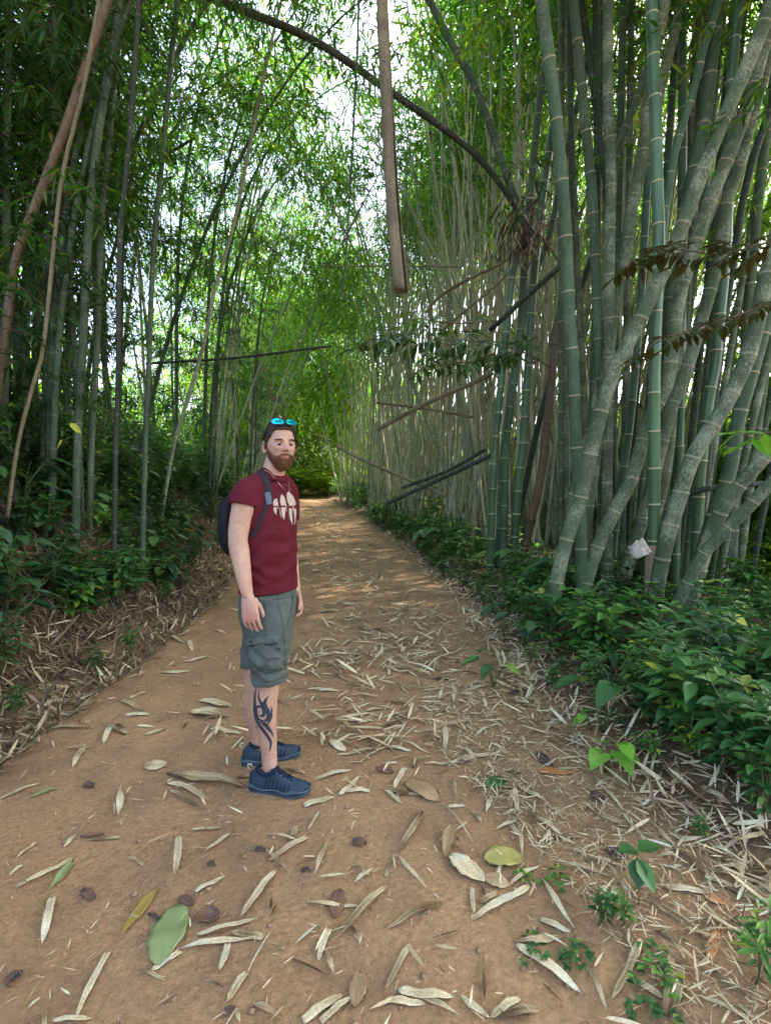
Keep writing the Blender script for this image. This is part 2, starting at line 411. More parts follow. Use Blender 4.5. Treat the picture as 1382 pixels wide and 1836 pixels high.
def stand(tpls, cx, cy, n, spread, label, group, bias=None, amt=.5, scl=(.8, 1.15), avoid=True):
    for _ in range(n):
        a = random.uniform(0, 2*math.pi); r = spread*math.sqrt(random.random())
        x, y = cx+r*math.cos(a), cy+r*math.sin(a)
        if avoid and XL(y)-.25 < x < XR(y)+.35: x = (XR(y)+.5) if cx > (XL(y)+XR(y))/2 else XL(y)-.4
        az = a+random.gauss(0, .6) if (bias is None or random.random() > amt) else bias+random.gauss(0, .5)
        place_bamboo(random.choice(tpls), x, y, az, random.uniform(*scl), label, group, random.gauss(0, .03))
C1 = 'bamboos of the pale stand on the right of the path'
mid = [(1.5, 15.5, 18, 'pale slender bamboo beyond the dangling broken cane', 1.2),
       (3.1, 12.3, 18, 'pale slender bamboo behind the dark compound leaves', 1.3),
       (4.7, 11.0, 10, 'pale slender bamboo between compound leaves and slim clump', 1.0),
       (.3, 19.5, 15, 'slender bamboo where the right stand meets the bend', 1.2),
       (3.2, 17.5, 12, 'slender bamboo deep inside the pale stand', 1.5),
       (-1.3, 25.0, 12, 'thin far bamboo right of the vanishing path', 1.3)]
# uncountable slim stems filling the depth of the stand
mbt = MB()
for _ in range(430):
    cx, cy, _n, _l, spd = random.choice(mid+mid[:4]); a = random.uniform(0, 6.28); r = spd*1.5*math.sqrt(random.random())
    x, y = cx+.3+r*math.cos(a), cy+.8+r*math.sin(a)
    if x < XR(y)+.5: x = XR(y)+.5+random.random()
    ln = random.gauss(.08, .17); ly = random.gauss(0, .08); hh = random.uniform(8, 15); z0 = H(x, y)-.1; cr = random.gauss(0, .25)
    rr0 = random.choice((.018, .026, .034, .044))
    pts = [Vector((x+ln*hh*t+cr*math.sin(t*3), y+ly*hh*t, z0+hh*t)) for t in [i/8 for i in range(9)]]
    culm_mesh(mbt, pts, [rr0*(1-.5*i/8) for i in range(9)], .5, 6, .008)
o_ = mbt.build('bamboo_thicket', M['culm_bg']); tag(o_, 'uncounted slim pale stems crowding the inside of the right-hand stand', 'bamboo', kind='stuff')
for cx, cy, n, lab, spd in mid:
    stand(TPL_P, cx, cy, n, spd, lab, C1, 0, .3, scl=(.8, 1.1))
    stand(TPL_B, cx, cy, max(4, n//3), spd, lab.replace('slender', 'leafless').replace('thin', 'thin leafless'), 'leafless canes of the pale stand', 0, .4)
stand(TPL, 2.6, 24, 2, 1.8, 'leafy bamboo rising behind the pale stand', 'far bamboos behind the right-hand stands')
for cx, cy, n in [(7.2, 13, 5), (9, 17, 5), (6.5, 21, 4)]:
    stand(TPL, cx, cy, n, 1.8, 'far bamboo glimpsed through the right-hand clump', 'far bamboos behind the right-hand stands')
L1 = 'bamboos on the left bank'
for cx, cy, n, lab, sc in [(-4.4, 4.7, 9, 'dark bamboo of the nearest clump at the left edge', (.8, 1.05)),
       (-4.5, 6.6, 11, 'dark bamboo above the yellow leaves on the left bank', (.8, 1.1)),
       (-5.3, 9.0, 11, 'leafy dark bamboo beyond the first left clump', (.8, 1.1)),
       (-5.2, 12.5, 9, 'leafy bamboo on the left bank behind the man', (.8, 1.1)),
       (-5.2, 17.0, 7, 'leafy bamboo further along the left bank', (.8, 1.1))]:
    stand(TPL_D[:3] if cy < 8 else TPL_D+TPL_P[1:3], cx, cy, n, .95, lab, L1, 0, .55, sc)
stand(TPL_P[1:4], -4.3, 14.5, 8, 1.3, 'slim bamboo leaning over the path behind the man', L1, 0, .9, (.75, 1))
stand(TPL_P[1:4], -5.0, 19, 7, 1.5, 'thin bamboo leaning towards the far path', L1, 0, .9, (.75, 1))
for k_, (cx, cy, n) in enumerate([(-6.6, 22, 6), (-8.5, 30, 6), (-8.5, 38, 6), (-1.8, 28, 6), (-9, 34, 5), (-3.0, 33, 6)]):
    stand(TPL, cx, cy, n, 1.6, 'distant bamboo '+['left of the far path', 'before the bend on the left', 'deep left beyond the bend', 'right of the vanishing path', 'at the far left of the bend', 'right of the far bend'][k_], 'distant bamboos where the path bends away', 0, .3, (.9, 1.2))

stand(TPL_D[:2], -3.9, 5.2, 8, .7, 'thin dark bamboo crowding the front of the left bank', L1, 0, .3, (.6, .85))
# --- traced near culms (pixel polylines give position; depth and thickness are real)
def near_culm(label, pts, wpx, y0, y1, mat, node=.36, crown=True, matl=None, ground=True, nleaf=30, name='bamboo_culm', ctop=6.0, group='thick bamboos of the near right-hand clump', leafm='crown', nbr=22):
    n = len(pts); W = []
    for i, (px, py) in enumerate(pts):
        t = (py-pts[0][1])/(pts[-1][1]-pts[0][1]) if pts[-1][1] != pts[0][1] else i/(n-1)
        W.append(P(px, py, y0+(y1-y0)*t))
    r = wpx*.5*y0/FPX*.95
    if ground:          # pts run from the base upward: carry the lowest piece on to the soil
        d = (W[0]-W[1]).normalized(); d = (d+Vector((0, 0, -.6))).normalized(); q = W[0]; k = 0
        while q.z > H(q.x, q.y)-.08 and k < 60: q = q+d*.1; k += 1
        if k: W = [q]+W
    c = catmull(W, 5)
    if ctop:            # and past the frame: the culm arches over to its tip
        d = (c[-1]-c[-4]).normalized(); q = c[-1]; hz = Vector((d.x+random.gauss(0, .12), d.y+random.gauss(0, .12), 0)); nt_ = int(ctop/.6)
        for i in range(nt_):
            d = (d+hz*.05+Vector((0, 0, -.008*i))).normalized(); q = q+d*.6; c.append(q)
    k = len(c); root = empty(name, c[0])
    nb = k-(int(ctop/.6) if ctop else 0)
    rads = [r*(1.06-.12*min(1, i/nb)) if i < nb else r*(.94-.8*((i-nb)/(k-nb))) for i in range(k)]
    mb = MB(); culm_mesh(mb, c, rads, node*1.12, 16, max(.005, r*.11)); put(mb.build('culm', M[mat]), root)
    if crown and ctop: put(crown_on(c[nb-2:], .1, nbr, 1.3, nleaf, .18, .028).build('foliage', [M[leafm], M['twig']]), root)
    tag(root, label, 'bamboo', group); return root, c
NC = near_culm
NC('tall smooth green culm standing straight at the left of the near right-hand clump', [(1042, 1000), (1037, 867), (1033, 805), (1027, 660), (1021, 580), (1014, 420), (1005, 300), (993, 180), (982, 90), (970, 0)], 21, 5.2, 4.7, 'culm_mid', .44)
B_, _ = NC('bright teal-green culm with pale double rings rising straight from a dead brown base', [(1170, 1075), (1172, 960), (1172, 800), (1173, 650), (1178, 500), (1181, 430), (1177, 312), (1175, 219), (1170, 90), (1167, 0)], 20.5, 5.0, 4.9, 'culm_green', .34)
NC('lichen-spotted grey culm leaning right across the upper right corner', [(1010, 985), (1040, 895), (1061, 800), (1093, 685), (1141, 585), (1185, 495), (1222, 406), (1272, 272), (1309, 184), (1347, 97), (1382, 5)], 25, 4.9, 4.7, 'culm_lichen', .40)
NC('lichened culm leaning right just below and parallel to the upper right corner culm', [(1060, 1010), (1091, 935), (1131, 860), (1163, 750), (1196, 685), (1216, 535), (1250, 422), (1272, 360), (1328, 220), (1362, 103), (1380, 30)], 24, 5.2, 5.1, 'culm_lichen', .36)
NC('grey lichened culm right of the two parallel leaning ones', [(1120, 1030), (1160, 900), (1200, 740), (1231, 660), (1290, 453), (1297, 381), (1322, 297), (1345, 215), (1372, 120), (1392, 60)], 22, 5.4, 5.3, 'culm_lichen', .38)
NC('stout grey-green culm behind the leaning lichened pair near the top', [(1150, 1000), (1180, 800), (1195, 600), (1212, 460), (1228, 370), (1242, 312), (1262, 219), (1273, 119), (1286, 0)], 23, 5.8, 5.6, 'culm_mid', .42)
NC('straight grey vertical culm between the smooth green one and the teal one', [(1086, 1010), (1087, 900), (1091, 710), (1091, 535), (1092, 469), (1094, 375), (1094, 297), (1090, 200), (1089, 90), (1090, 0)], 18, 5.5, 5.2, 'culm_lichen', .38)
NC('green culm leaning slightly left just right of the tall smooth green one', [(1090, 1005), (1088, 850), (1076, 660), (1069, 535), (1067, 487), (1062, 366), (1055, 281), (1044, 175), (1034, 66), (1028, 0)], 17, 5.8, 5.5, 'culm_mid', .40)
NC('thin near-black culm crossing behind the vertical grey one', [(1100, 900), (1096, 600), (1092, 400), (1084, 312), (1075, 250), (1059, 125), (1044, 19), (1040, 0)], 12, 6.4, 6.4, 'culm_dark', .4)
NC('slim brown-green culm bending right beside the vertical grey one', [(1080, 900), (1090, 600), (1094, 400), (1100, 312), (1109, 260), (1137, 187), (1159, 125), (1180, 40), (1190, 0)], 14, 6.0, 6.1, 'culm_mid', .33)
NC('lichened culm leaning right behind the teal-green one at the top', [(1040, 1000), (1062, 860), (1092, 620), (1112, 500), (1125, 437), (1137, 344), (1153, 266), (1162, 175), (1175, 94), (1190, 10)], 19, 5.7, 5.4, 'culm_lichen', .37)
NC('smooth slim green culm leaning right from behind the teal-green one', [(1158, 1000), (1168, 800), (1180, 560), (1190, 406), (1197, 347), (1212, 262), (1241, 169), (1262, 84), (1290, 0)], 13, 5.6, 5.5, 'culm_green', .33)
NC('teal upright culm further back near the top right', [(1212, 950), (1220, 700), (1222, 400), (1222, 312), (1223, 219), (1222, 94), (1222, 0)], 15, 6.4, 6.3, 'culm_green', .4)
NC('brown thin culm close to the right frame edge at the top', [(1270, 800), (1300, 560), (1319, 437), (1328, 375), (1350, 281), (1382, 190), (1400, 120)], 13, 5.9, 5.7, 'culm_dark', .36)
NC('thick mossy culm leaning steeply right in the middle of the right edge', [(1190, 985), (1216, 895), (1241, 820), (1291, 740), (1341, 635), (1372, 500), (1398, 400)], 27, 4.9, 4.6, 'culm_lichen', .31)
NC('grey-green culm leaning right outside the thick mossy one', [(1270, 950), (1306, 850), (1321, 760), (1346, 670), (1376, 560), (1400, 470)], 24, 5.2, 5.0, 'culm_mid', .34)
NC('low lichened culm reaching out to the right edge above the fallen log', [(1262, 990), (1291, 920), (1321, 875), (1382, 805), (1440, 740)], 24, 4.7, 4.3, 'culm_lichen', .26, ctop=3.0, crown=False)
NC('lowest culm sprawling to the right edge over the green plants', [(1250, 1010), (1291, 960), (1331, 920), (1382, 865), (1440, 815)], 21, 4.4, 4.0, 'culm_lichen', .25, ctop=3.0, crown=False)
NC('smooth teal culm right of the brightest teal one, half hidden by leaning culms', [(1250, 930), (1256, 835), (1271, 710), (1281, 660), (1288, 585), (1300, 450), (1306, 300), (1310, 150), (1322, 0)], 19, 5.6, 5.5, 'culm_green', .36)
NC('dark green culm leaning behind the clump just left of the teal-green one', [(1108, 900), (1126, 785), (1141, 635), (1153, 460), (1160, 330), (1172, 150), (1180, 0)], 14, 6.2, 6.0, 'culm_green', .34)
NC('mottled culm leaning right through the centre of the near clump', [(1150, 1000), (1190, 860), (1206, 700), (1221, 525), (1241, 460), (1290, 330), (1330, 215), (1376, 90)], 20, 5.9, 5.7, 'culm_lichen', .34)
NC('stubby grey culm rising left of the near clump behind the smooth green one', [(1012, 1000), (1030, 880), (1058, 780), (1074, 700), (1096, 540), (1120, 430), (1150, 300)], 20, 5.8, 5.8, 'culm_lichen', .33)
NC('far right dim culm at the upper right corner', [(1330, 700), (1345, 500), (1362, 330), (1378, 200), (1400, 60)], 16, 6.6, 6.4, 'culm_mid', .4)
for k, (pts, wd, mt, lab) in enumerate([
    ([(881, 930), (884, 850), (893, 735), (906, 610), (918, 500), (932, 440)], 13, 'culm_green', 'leftmost green culm of the slim upright clump at the junction of the arching canes'),
    ([(903, 935), (905, 850), (911, 760), (931, 610), (941, 460), (950, 350), (965, 200), (985, 60), (992, 0)], 13, 'culm_mid', 'second green culm from the left in the slim upright clump'),
    ([(924, 935), (930, 860), (938, 780), (946, 660), (952, 560), (958, 480), (975, 330), (1005, 150), (1028, 20)], 15, 'culm_green', 'dark green culm in the middle of the slim upright clump'),
    ([(945, 960), (968, 860), (980, 760), (988, 690), (996, 595), (1004, 560)], 15, 'culm_brown', 'broken red-brown dead culm leaning against the slim upright clump'),
    ([(925, 950), (950, 830), (970, 740), (1010, 600), (1040, 520), (1060, 460)], 11, 'culm_dark', 'mossy dark culm leaning right behind the red-brown dead one'),
    ([(895, 935), (900, 820), (925, 640), (950, 520), (985, 420), (1020, 250), (1055, 100), (1075, 0)], 11, 'culm_mid', 'slim culm fanning right from the slim upright clump')]):
    NC(lab, pts, wd, 7.6+.15*k, 7.4+.1*k, mt, .34, ctop=0 if 'brown' in mt or k in (0, 4) else 5, group='slim upright clump behind the near one')
for k in range(24):      # darker culms crowding the back of the near clump
    bx = 1005+k*15+random.uniform(-8, 8); tx = bx+(bx-1085)*random.uniform(.5, 1.1)+random.uniform(-25, 60); m_ = random.uniform(.35, .65)
    NC('%s culm at the back of the near clump' % ('shadowed green', 'dim grey', 'shadowed brownish')[k % 3], [(bx, 985), (bx+(tx-bx)*.30, 700), (bx+(tx-bx)*.62, 400), (tx, 0)], random.uniform(9, 14), 6.3+random.random()*1.2, 6.2+random.random(), ('culm_mid', 'culm_lichen', 'culm_dark')[k % 3], random.uniform(.32, .42), ctop=4, nbr=12)
# arching canes
def cane(label, pts, wpx, ys, mat, node=.4, name='bamboo_cane', cat='cane', taper=(1, 1), n=10, group=None, rg=.006):
    W = [P(px, py, ys[0]+(ys[1]-ys[0])*i/(len(pts)-1)) for i, (px, py) in enumerate(pts)]
    c = catmull(W, 6); k = len(c); r = wpx*.5*ys[0]/FPX
    mb = MB(); culm_mesh(mb, c, [r*(taper[0]+(taper[1]-taper[0])*i/(k-1)) for i in range(k)], node, n, rg)
    o = mb.build(name, M[mat]); tag(o, label, cat, group); return o, c
o, c = cane('long dark cane arching across the top from upper left down to the slim clump', [(330, -25), (385, -3), (460, 28), (530, 56), (600, 95), (690, 158), (780, 220), (850, 275), (900, 335), (935, 392), (958, 450)], 13, (6.0, 7.4), 'culm_dark', .5, taper=(1.15, .9))
mbx = MB()
for i in range(7):
    q = c[8+i*7]; spray(mbx, q, (random.uniform(-1, 1), random.uniform(-1, 1), -.3), .35, 14, .13, .02)
mbx.build('foliage', [M['crown_dark'], M['twig']], o)
cane('second grey-green cane slanting down from the top centre to the same junction', [(752, -30), (770, 0), (800, 60), (850, 150), (880, 230), (905, 305), (935, 388), (960, 450)], 13, (7.6, 7.4), 'culm_mid', .5)
# hanging broken cane with split side and open cut end
def broken_cane():
    pts = [(684, -40), (687, 60), (692, 150), (700, 300), (707, 400), (719, 522)]
    Y = 4.1; W = [P(px, py, Y) for px, py in pts]; c = catmull(W, 8); k = len(c)
    root = empty('broken_cane', c[0]); r = .041; V = []; n = 14; A = []
    s0 = Vector((1, 0, 0)); u0 = Vector((0, 1, 0)); F = []
    for i, p in enumerate(c):
        t = i/(k-1); rr = r*(.88+.35*t); nodeb = 1.06 if i in (7, 8, 20, 21, 31, 32) else 1
        a0 = 0 if t < .35 else .95*min(1, (t-.35)*3)       # opening of the split (faces the path)
        for j in range(n):
            th = -.55+a0/2+(2*math.pi-a0)*j/(n-1)
            V.append(tuple(p+(s0*math.cos(th)+u0*math.sin(th)*1)*rr*nodeb)); A.append(.8 if nodeb > 1 else 0)
    F = [(i*n+j, i*n+j+1, (i+1)*n+j+1, (i+1)*n+j) for i in range(k-1) for j in range(n-1)]
    mb = MB(); mb.add(V, F, 0, A); o = mb.build('culm', M['culm_dead'])
    so = o.modifiers.new('th', 'SOLIDIFY'); so.thickness = .008; so.offset = -1
    put(o, root)
    mb = MB(); m2 = [p+Vector((.004, -.002, 0)) for p in c[:-2]]; tube(mb, m2, [r*(.6+.25*i/k) for i in range(len(m2))], 10); put(mb.build('hollow', M['inside']), root)
    tag(root, 'broken dead brown cane with a split side dangling over the path from the canopy', 'cane')
broken_cane()
cane('thin black dead cane hanging straight down left of the broken brown one', [(644, -20), (640, 100), (635, 200), (628, 330), (620, 462), (612, 540)], 4.2, (5.5, 5.5), 'culm_dark', .5, taper=(1, .7))
for lab, pts, wd, ys, mt in [
    ('thin straight dead cane lying almost level above the far end of the path', [(262, 652), (430, 641), (595, 620)], 4.5, (9, 9.5), 'culm_dark'),
    ('dark cane slanting up right through the left foliage', [(178, 348), (260, 300), (350, 247)], 5, (7, 7.5), 'culm_dark'),
    ('short paired cane fallen against the stand right of the man\'s head', [(603, 800), (650, 825), (720, 855), (800, 890)], 5, (9.5, 9), 'culm_dead'),
    ('fallen cane slanting up right under the hanging compound leaves', [(676, 770), (760, 725), (840, 690), (884, 668)], 8, (9.5, 9), 'culm_dead'),
    ('mossy fallen cane resting low against the foot of the slim clump', [(690, 905), (760, 872), (830, 840), (884, 814)], 8, (8.5, 8), 'culm_dark'),
    ('second mossy fallen cane just above the lowest one', [(720, 875), (800, 845), (870, 806)], 6, (8.9, 8.5), 'culm_dark'),
    ('dark leaning cane crossing up right to the tall smooth culm', [(878, 592), (940, 535), (1003, 478)], 9, (7, 6.2), 'culm_dark'),
    ('pale brown cane leaning up right behind the hanging broken cane', [(765, 560), (790, 530), (850, 495), (905, 468), (985, 400)], 6, (10, 10), 'culm_dead'),
    ('straight tan cane leaning up right beneath the junction of the arching canes', [(785, 600), (840, 552), (885, 515), (960, 440)], 5, (9.4, 9.4), 'culm_dead'),
    ('white stripped cane leaning left at the far end of the path', [(500, 752), (485, 700), (470, 658)], 3.5, (14, 14), 'culm_dead'),
    ('thin level cane across the pale stand below the hanging leaves', [(675, 722), (760, 732), (850, 748)], 5, (10.5, 10), 'culm_dead'),
    ('level pale twig far up the path at mid height', [(575, 478), (700, 477), (830, 479)], 2.2, (9, 9), 'culm_dead'),
    ('dark fallen log sticking out right behind the lichened culms', [(1215, 890), (1250, 879), (1310, 871), (1382, 866)], 10, (5.4, 5.3), 'culm_dark'),
    ('mossy log lying under the plants at the right edge', [(1270, 1115), (1310, 1140), (1350, 1165), (1400, 1190)], 13, (3.9, 3.5), 'culm_dark')]:
    cane(lab, pts, wd, ys, mt, .4, group=None)
# dead and dark culms at the left edge
LG = 'dark culms of the near left clump'
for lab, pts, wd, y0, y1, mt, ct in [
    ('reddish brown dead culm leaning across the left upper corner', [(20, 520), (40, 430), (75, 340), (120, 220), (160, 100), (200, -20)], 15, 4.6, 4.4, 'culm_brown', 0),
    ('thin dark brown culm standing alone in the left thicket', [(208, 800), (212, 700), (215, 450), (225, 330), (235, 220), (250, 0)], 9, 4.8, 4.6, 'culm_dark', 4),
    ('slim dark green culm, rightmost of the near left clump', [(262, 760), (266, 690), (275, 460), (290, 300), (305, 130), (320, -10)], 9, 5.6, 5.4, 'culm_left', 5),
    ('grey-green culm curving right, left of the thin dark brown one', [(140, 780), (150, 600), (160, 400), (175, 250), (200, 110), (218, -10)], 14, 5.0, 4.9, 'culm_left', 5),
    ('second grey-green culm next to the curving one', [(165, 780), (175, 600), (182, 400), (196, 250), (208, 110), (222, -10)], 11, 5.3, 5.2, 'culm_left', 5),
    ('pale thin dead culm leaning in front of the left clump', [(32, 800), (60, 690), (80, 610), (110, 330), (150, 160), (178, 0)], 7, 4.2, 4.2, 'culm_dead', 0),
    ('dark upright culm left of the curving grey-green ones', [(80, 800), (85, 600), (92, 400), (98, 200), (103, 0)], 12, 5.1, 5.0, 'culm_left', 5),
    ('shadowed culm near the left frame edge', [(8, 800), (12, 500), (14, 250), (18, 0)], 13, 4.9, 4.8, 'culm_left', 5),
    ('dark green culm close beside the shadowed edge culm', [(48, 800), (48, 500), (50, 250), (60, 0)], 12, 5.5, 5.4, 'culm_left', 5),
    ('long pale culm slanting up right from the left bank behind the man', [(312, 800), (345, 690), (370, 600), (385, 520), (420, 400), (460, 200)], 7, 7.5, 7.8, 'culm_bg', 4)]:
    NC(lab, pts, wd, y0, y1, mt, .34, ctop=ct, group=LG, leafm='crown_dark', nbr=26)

# ------------------------------------------------------------------ forest mass behind and overhead (nobody could count it)
def clump_leaves(n, rx, rz, ll, lw):
    mb = MB(); p = nrm(rng.normal(size=(n, 3)))*(rng.random((n, 1))**.4)*np.array([rx, rx, rz])
    d = rng.normal(size=(n, 3))+np.array([0, 0, -.5]); N = rng.normal(size=(n, 3))*.5+np.array([0, 0, 1])
    leaves(mb, p, d, N, ll*(.6+.8*rng.random(n)), lw*(.7+.6*rng.random(n)), .3); return mb
CL = [clump_leaves(420, 1.0, .75, .19, .034) for _ in range(4)]
CLF = [clump_leaves(330, 1.3, 1.2, .30, .06) for _ in range(4)]
def forest(name, spots, tl, mat, label):
    mb = MB()
    for (x, y, z, sc) in spots: mb.merge(random.choice(tl), rot=random.uniform(0, 6.3), sc=sc, loc=(x, y, z), tilt=random.gauss(0, .3))
    o = mb.build(name, [M[mat], M['twig']]); tag(o, label, 'foliage', kind='stuff'); return o
sp_ = []
for _ in range(330):      # far wall beyond the bend and behind both stands
    side = random.random(); top = 13
    if side < .40: x, y = random.uniform(-20, 4), random.uniform(39, 52)
    elif side < .60: x, y = random.uniform(-19, -10), random.uniform(2, 46); top = 5
    else: x, y = random.uniform(10.5, 20), random.uniform(8, 44); top = 7
    sp_.append((x, y, H(x, y)+random.random()**1.4*top, random.uniform(1.1, 2.2)))
for _ in range(70): x, y = random.uniform(7, 12), random.uniform(7, 12); sp_.append((x, y, H(x, y)+random.uniform(2, 9), random.uniform(.8, 1.4)))
for _ in range(110): x, y = random.uniform(0, 9), random.uniform(26, 33); sp_.append((x, y, H(x, y)+random.random()*4.5, random.uniform(1.0, 1.6)))
for _ in range(60): x, y = random.uniform(-10, 0), random.uniform(25, 35); sp_.append((x, y, H(x, y)+random.uniform(5, 13), random.uniform(.9, 1.6)))
for _ in range(190):      # low dense belt behind the right-hand stands
    y = random.uniform(8, 34); x = random.uniform(7.5, 11) if random.random() < .7 else random.uniform(5.5, 9)+max(0, 12-y)*.3
    sp_.append((x, y, H(x, y)+random.random()*4.5, random.uniform(1.0, 1.7)))
forest('far_thicket', sp_, CLF, 'crown', 'far green thicket closing the view behind the bamboo on every side')
sp_ = []
for _ in range(150):      # growth that closes the bend of the path, sunlight put into its colour
    x, y = random.uniform(-13, 1), random.uniform(33, 40); sp_.append((x, y, H(x, y)+random.random()**1.2*8, random.uniform(.7, 1.4)))
forest('path_end_thicket', sp_, CLF, 'crown_sun', 'thicket coloured sunlit green where the path bends out of sight')
sp_ = []
for _ in range(36):      # leaf roof added out of view above and behind the viewer for shade
    sp_.append((random.uniform(-8, 4), random.uniform(-9, 6.5), random.uniform(8.5, 12), random.uniform(.9, 1.5)))
for _ in range(900):      # sunward side: thick, this is what keeps the path in shade
    x, y = random.uniform(1.5, 16), random.uniform(-5, 24)
    z = random.uniform(10.5, 14.5)+(1.5 if y > 8 else 0)
    gx, gy = x-(z-5.5)*.69, y-(z-5.5)*.367
    if -.2 < gx < 6.5 and 9.5 < gy < 21 and random.random() < .85: continue  # hole cut towards the sun so light reaches the pale stand
    sp_.append((x, y, z, random.uniform(1., 1.6)))
for _ in range(60):
    x, y = random.uniform(-7, 1.5), random.uniform(8, 22)
    if noise.noise(Vector((x*.35, y*.35, 2))) > -.05: sp_.append((x, y, random.uniform(9, 12), random.uniform(.9, 1.4)))
for _ in range(34): sp_.append((random.uniform(-6.5, -.5), random.uniform(12, 22), random.uniform(5.5, 11), random.uniform(.7, 1.3)))
for _ in range(130): sp_.append((random.uniform(1, 18), random.uniform(22, 33), random.uniform(12, 16), random.uniform(1.2, 1.9)))  # far canopy added high up to keep sun off the path end
forest('shade_canopy', sp_, CL, 'crown', 'bamboo leaf canopy high above the path, partly added out of view for shade')
# ------------------------------------------------------------------ undergrowth plants
def v3(a, e): return Vector((math.cos(a)*math.cos(e), math.sin(a)*math.cos(e), math.sin(e)))
def plant_ovate(h, ns, ll, lw, npair=5, prof=OV, spread=.35):
    st = MB(); lf = MB()
    for s_ in range(ns):
        a = random.uniform(0, 6.28); hh = h*random.uniform(.6, 1.1); ln = spread*random.uniform(.3, 1.2)
        pts = [Vector((.02*math.cos(a), .02*math.sin(a), -.05))]+[Vector((math.cos(a)*ln*hh*t*t, math.sin(a)*ln*hh*t*t, hh*t)) for t in (.3, .6, .8, 1)]
        tube(st, pts, [.004, .0035, .003, .0025, .0015], 5)
        for k in range(npair):
            t = .35+.65*(k+.5)/npair; i = min(3, int(t*4)); q = pts[i].lerp(pts[i+1], t*4-i); az = a+k*1.57+random.gauss(0, .3)
            for sg in (0, math.pi):
                if random.random() < .1: continue
                d = v3(az+sg, random.uniform(-.1, .5)); sz = random.uniform(.65, 1.15)*(1.1-.35*t)
                tube(st, [q, q+d*.025], .0012, 3, cap=False)
                broad(lf, q+d*.025, d, (random.gauss(0, .2), random.gauss(0, .2), 1), ll*sz, lw*sz, .16, random.uniform(.1, .5), prof=prof, wave=.05)
        for az in (a, a+2.1, a+4.2):
            d = v3(az, .5); broad(lf, pts[-1], d, (0, 0, 1), ll*.6, lw*.6, .2, .2, prof=prof)
    return st, lf
def plant_trifoliate(n, h, ll, lw):
    st = MB(); lf = MB()
    for _ in range(n):
        a = random.uniform(0, 6.28); r = random.uniform(.0, .09); hh = h*random.uniform(.5, 1.1)
        p0 = Vector((r*math.cos(a), r*math.sin(a), -.03)); p1 = p0*1.6+Vector((0, 0, hh))
        tube(st, [p0, (p0+p1)/2+Vector((0, 0, .01)), p1], [.002, .0016, .001], 4)
        for k in (-1.1, 0, 1.1):
            d = v3(a+k, random.uniform(-.05, .3)); broad(lf, p1, d, (0, 0, 1), ll*random.uniform(.8, 1.1), lw, .14, .2, wave=.03)
    return st, lf
def plant_fern(n, L, nl=13, ll=.07, lw=.018, up=.8):
    st = MB(); lf = MB()
    for f in range(n):
        a = 6.28*f/n+random.gauss(0, .3); e = up*random.uniform(.6, 1.1); LL = L*random.uniform(.7, 1.1); pts = []
        for i in range(9):
            t = i/8; pts.append(Vector((math.cos(a)*LL*t*math.cos(e*(1-.7*t)), math.sin(a)*LL*t*math.cos(e*(1-.7*t)), LL*(math.sin(e)*t-.45*t*t)+.01)))
        tube(st, pts, [.003*(1-.8*i/8) for i in range(9)], 4)
        for k in range(nl):
            t = .12+.86*k/nl; i = min(7, int(t*8)); q = pts[i].lerp(pts[i+1], t*8-i); d0 = (pts[i+1]-pts[i]).normalized()
            s = d0.cross(Vector((0, 0, 1))).normalized(); sz = math.sin(math.pi*(.15+.8*t))
            for sg in (-1, 1):
                d = (s*sg+d0*.45).normalized(); broad(lf, q, d, s.cross(d0), ll*sz+.01, lw*(.5+sz*.5), .1, .15, prof=LANC)
    return st, lf
def plant_big(n, h, ll, lw, prof=HEART):
    st = MB(); lf = MB()
    for _ in range(n):
        a = random.uniform(0, 6.28); hh = h*random.uniform(.6, 1.1)
        p0 = Vector((0, 0, -.04)); p1 = Vector((math.cos(a)*hh*.5, math.sin(a)*hh*.5, hh))
        tube(st, [p0, Vector((p1.x*.3, p1.y*.3, hh*.6)), p1], [.005, .004, .002], 5)
        d = v3(a+random.gauss(0, .4), -.25); sz = random.uniform(.75, 1.15)
        broad(lf, p1, d, (math.cos(a)*.25, math.sin(a)*.25, 1), ll*sz, lw*sz, .1, .25, prof=prof, wave=.04)
    return st, lf
def plant_grass(n, L):
    st = MB(); k = n; a = rng.uniform(0, 6.28, k); e = rng.uniform(.3, 1.3, k)
    D = np.stack([np.cos(a)*np.cos(e), np.sin(a)*np.cos(e), np.sin(e)], 1); lf = MB()
    leaves(lf, np.zeros((k, 3))+rng.normal(size=(k, 3))*np.array([.02, .02, 0]), D, np.tile([0, 0, 1.], (k, 1))+rng.normal(size=(k, 3))*.2, L*rng.uniform(.5, 1.1, k), .014, .5)
    tube(st, [Vector((0, 0, -.03)), Vector((0, 0, L*.3))], [.004, .002], 4); return st, lf
PT = {}
def ptemplate(key, name, sl, mat):
    root = empty(name, (0, 0, -60)); sl[0].build('stem', M['stem'], root); sl[1].build('foliage', M[mat], root); PT.setdefault(key, []).append([root, False, sl])
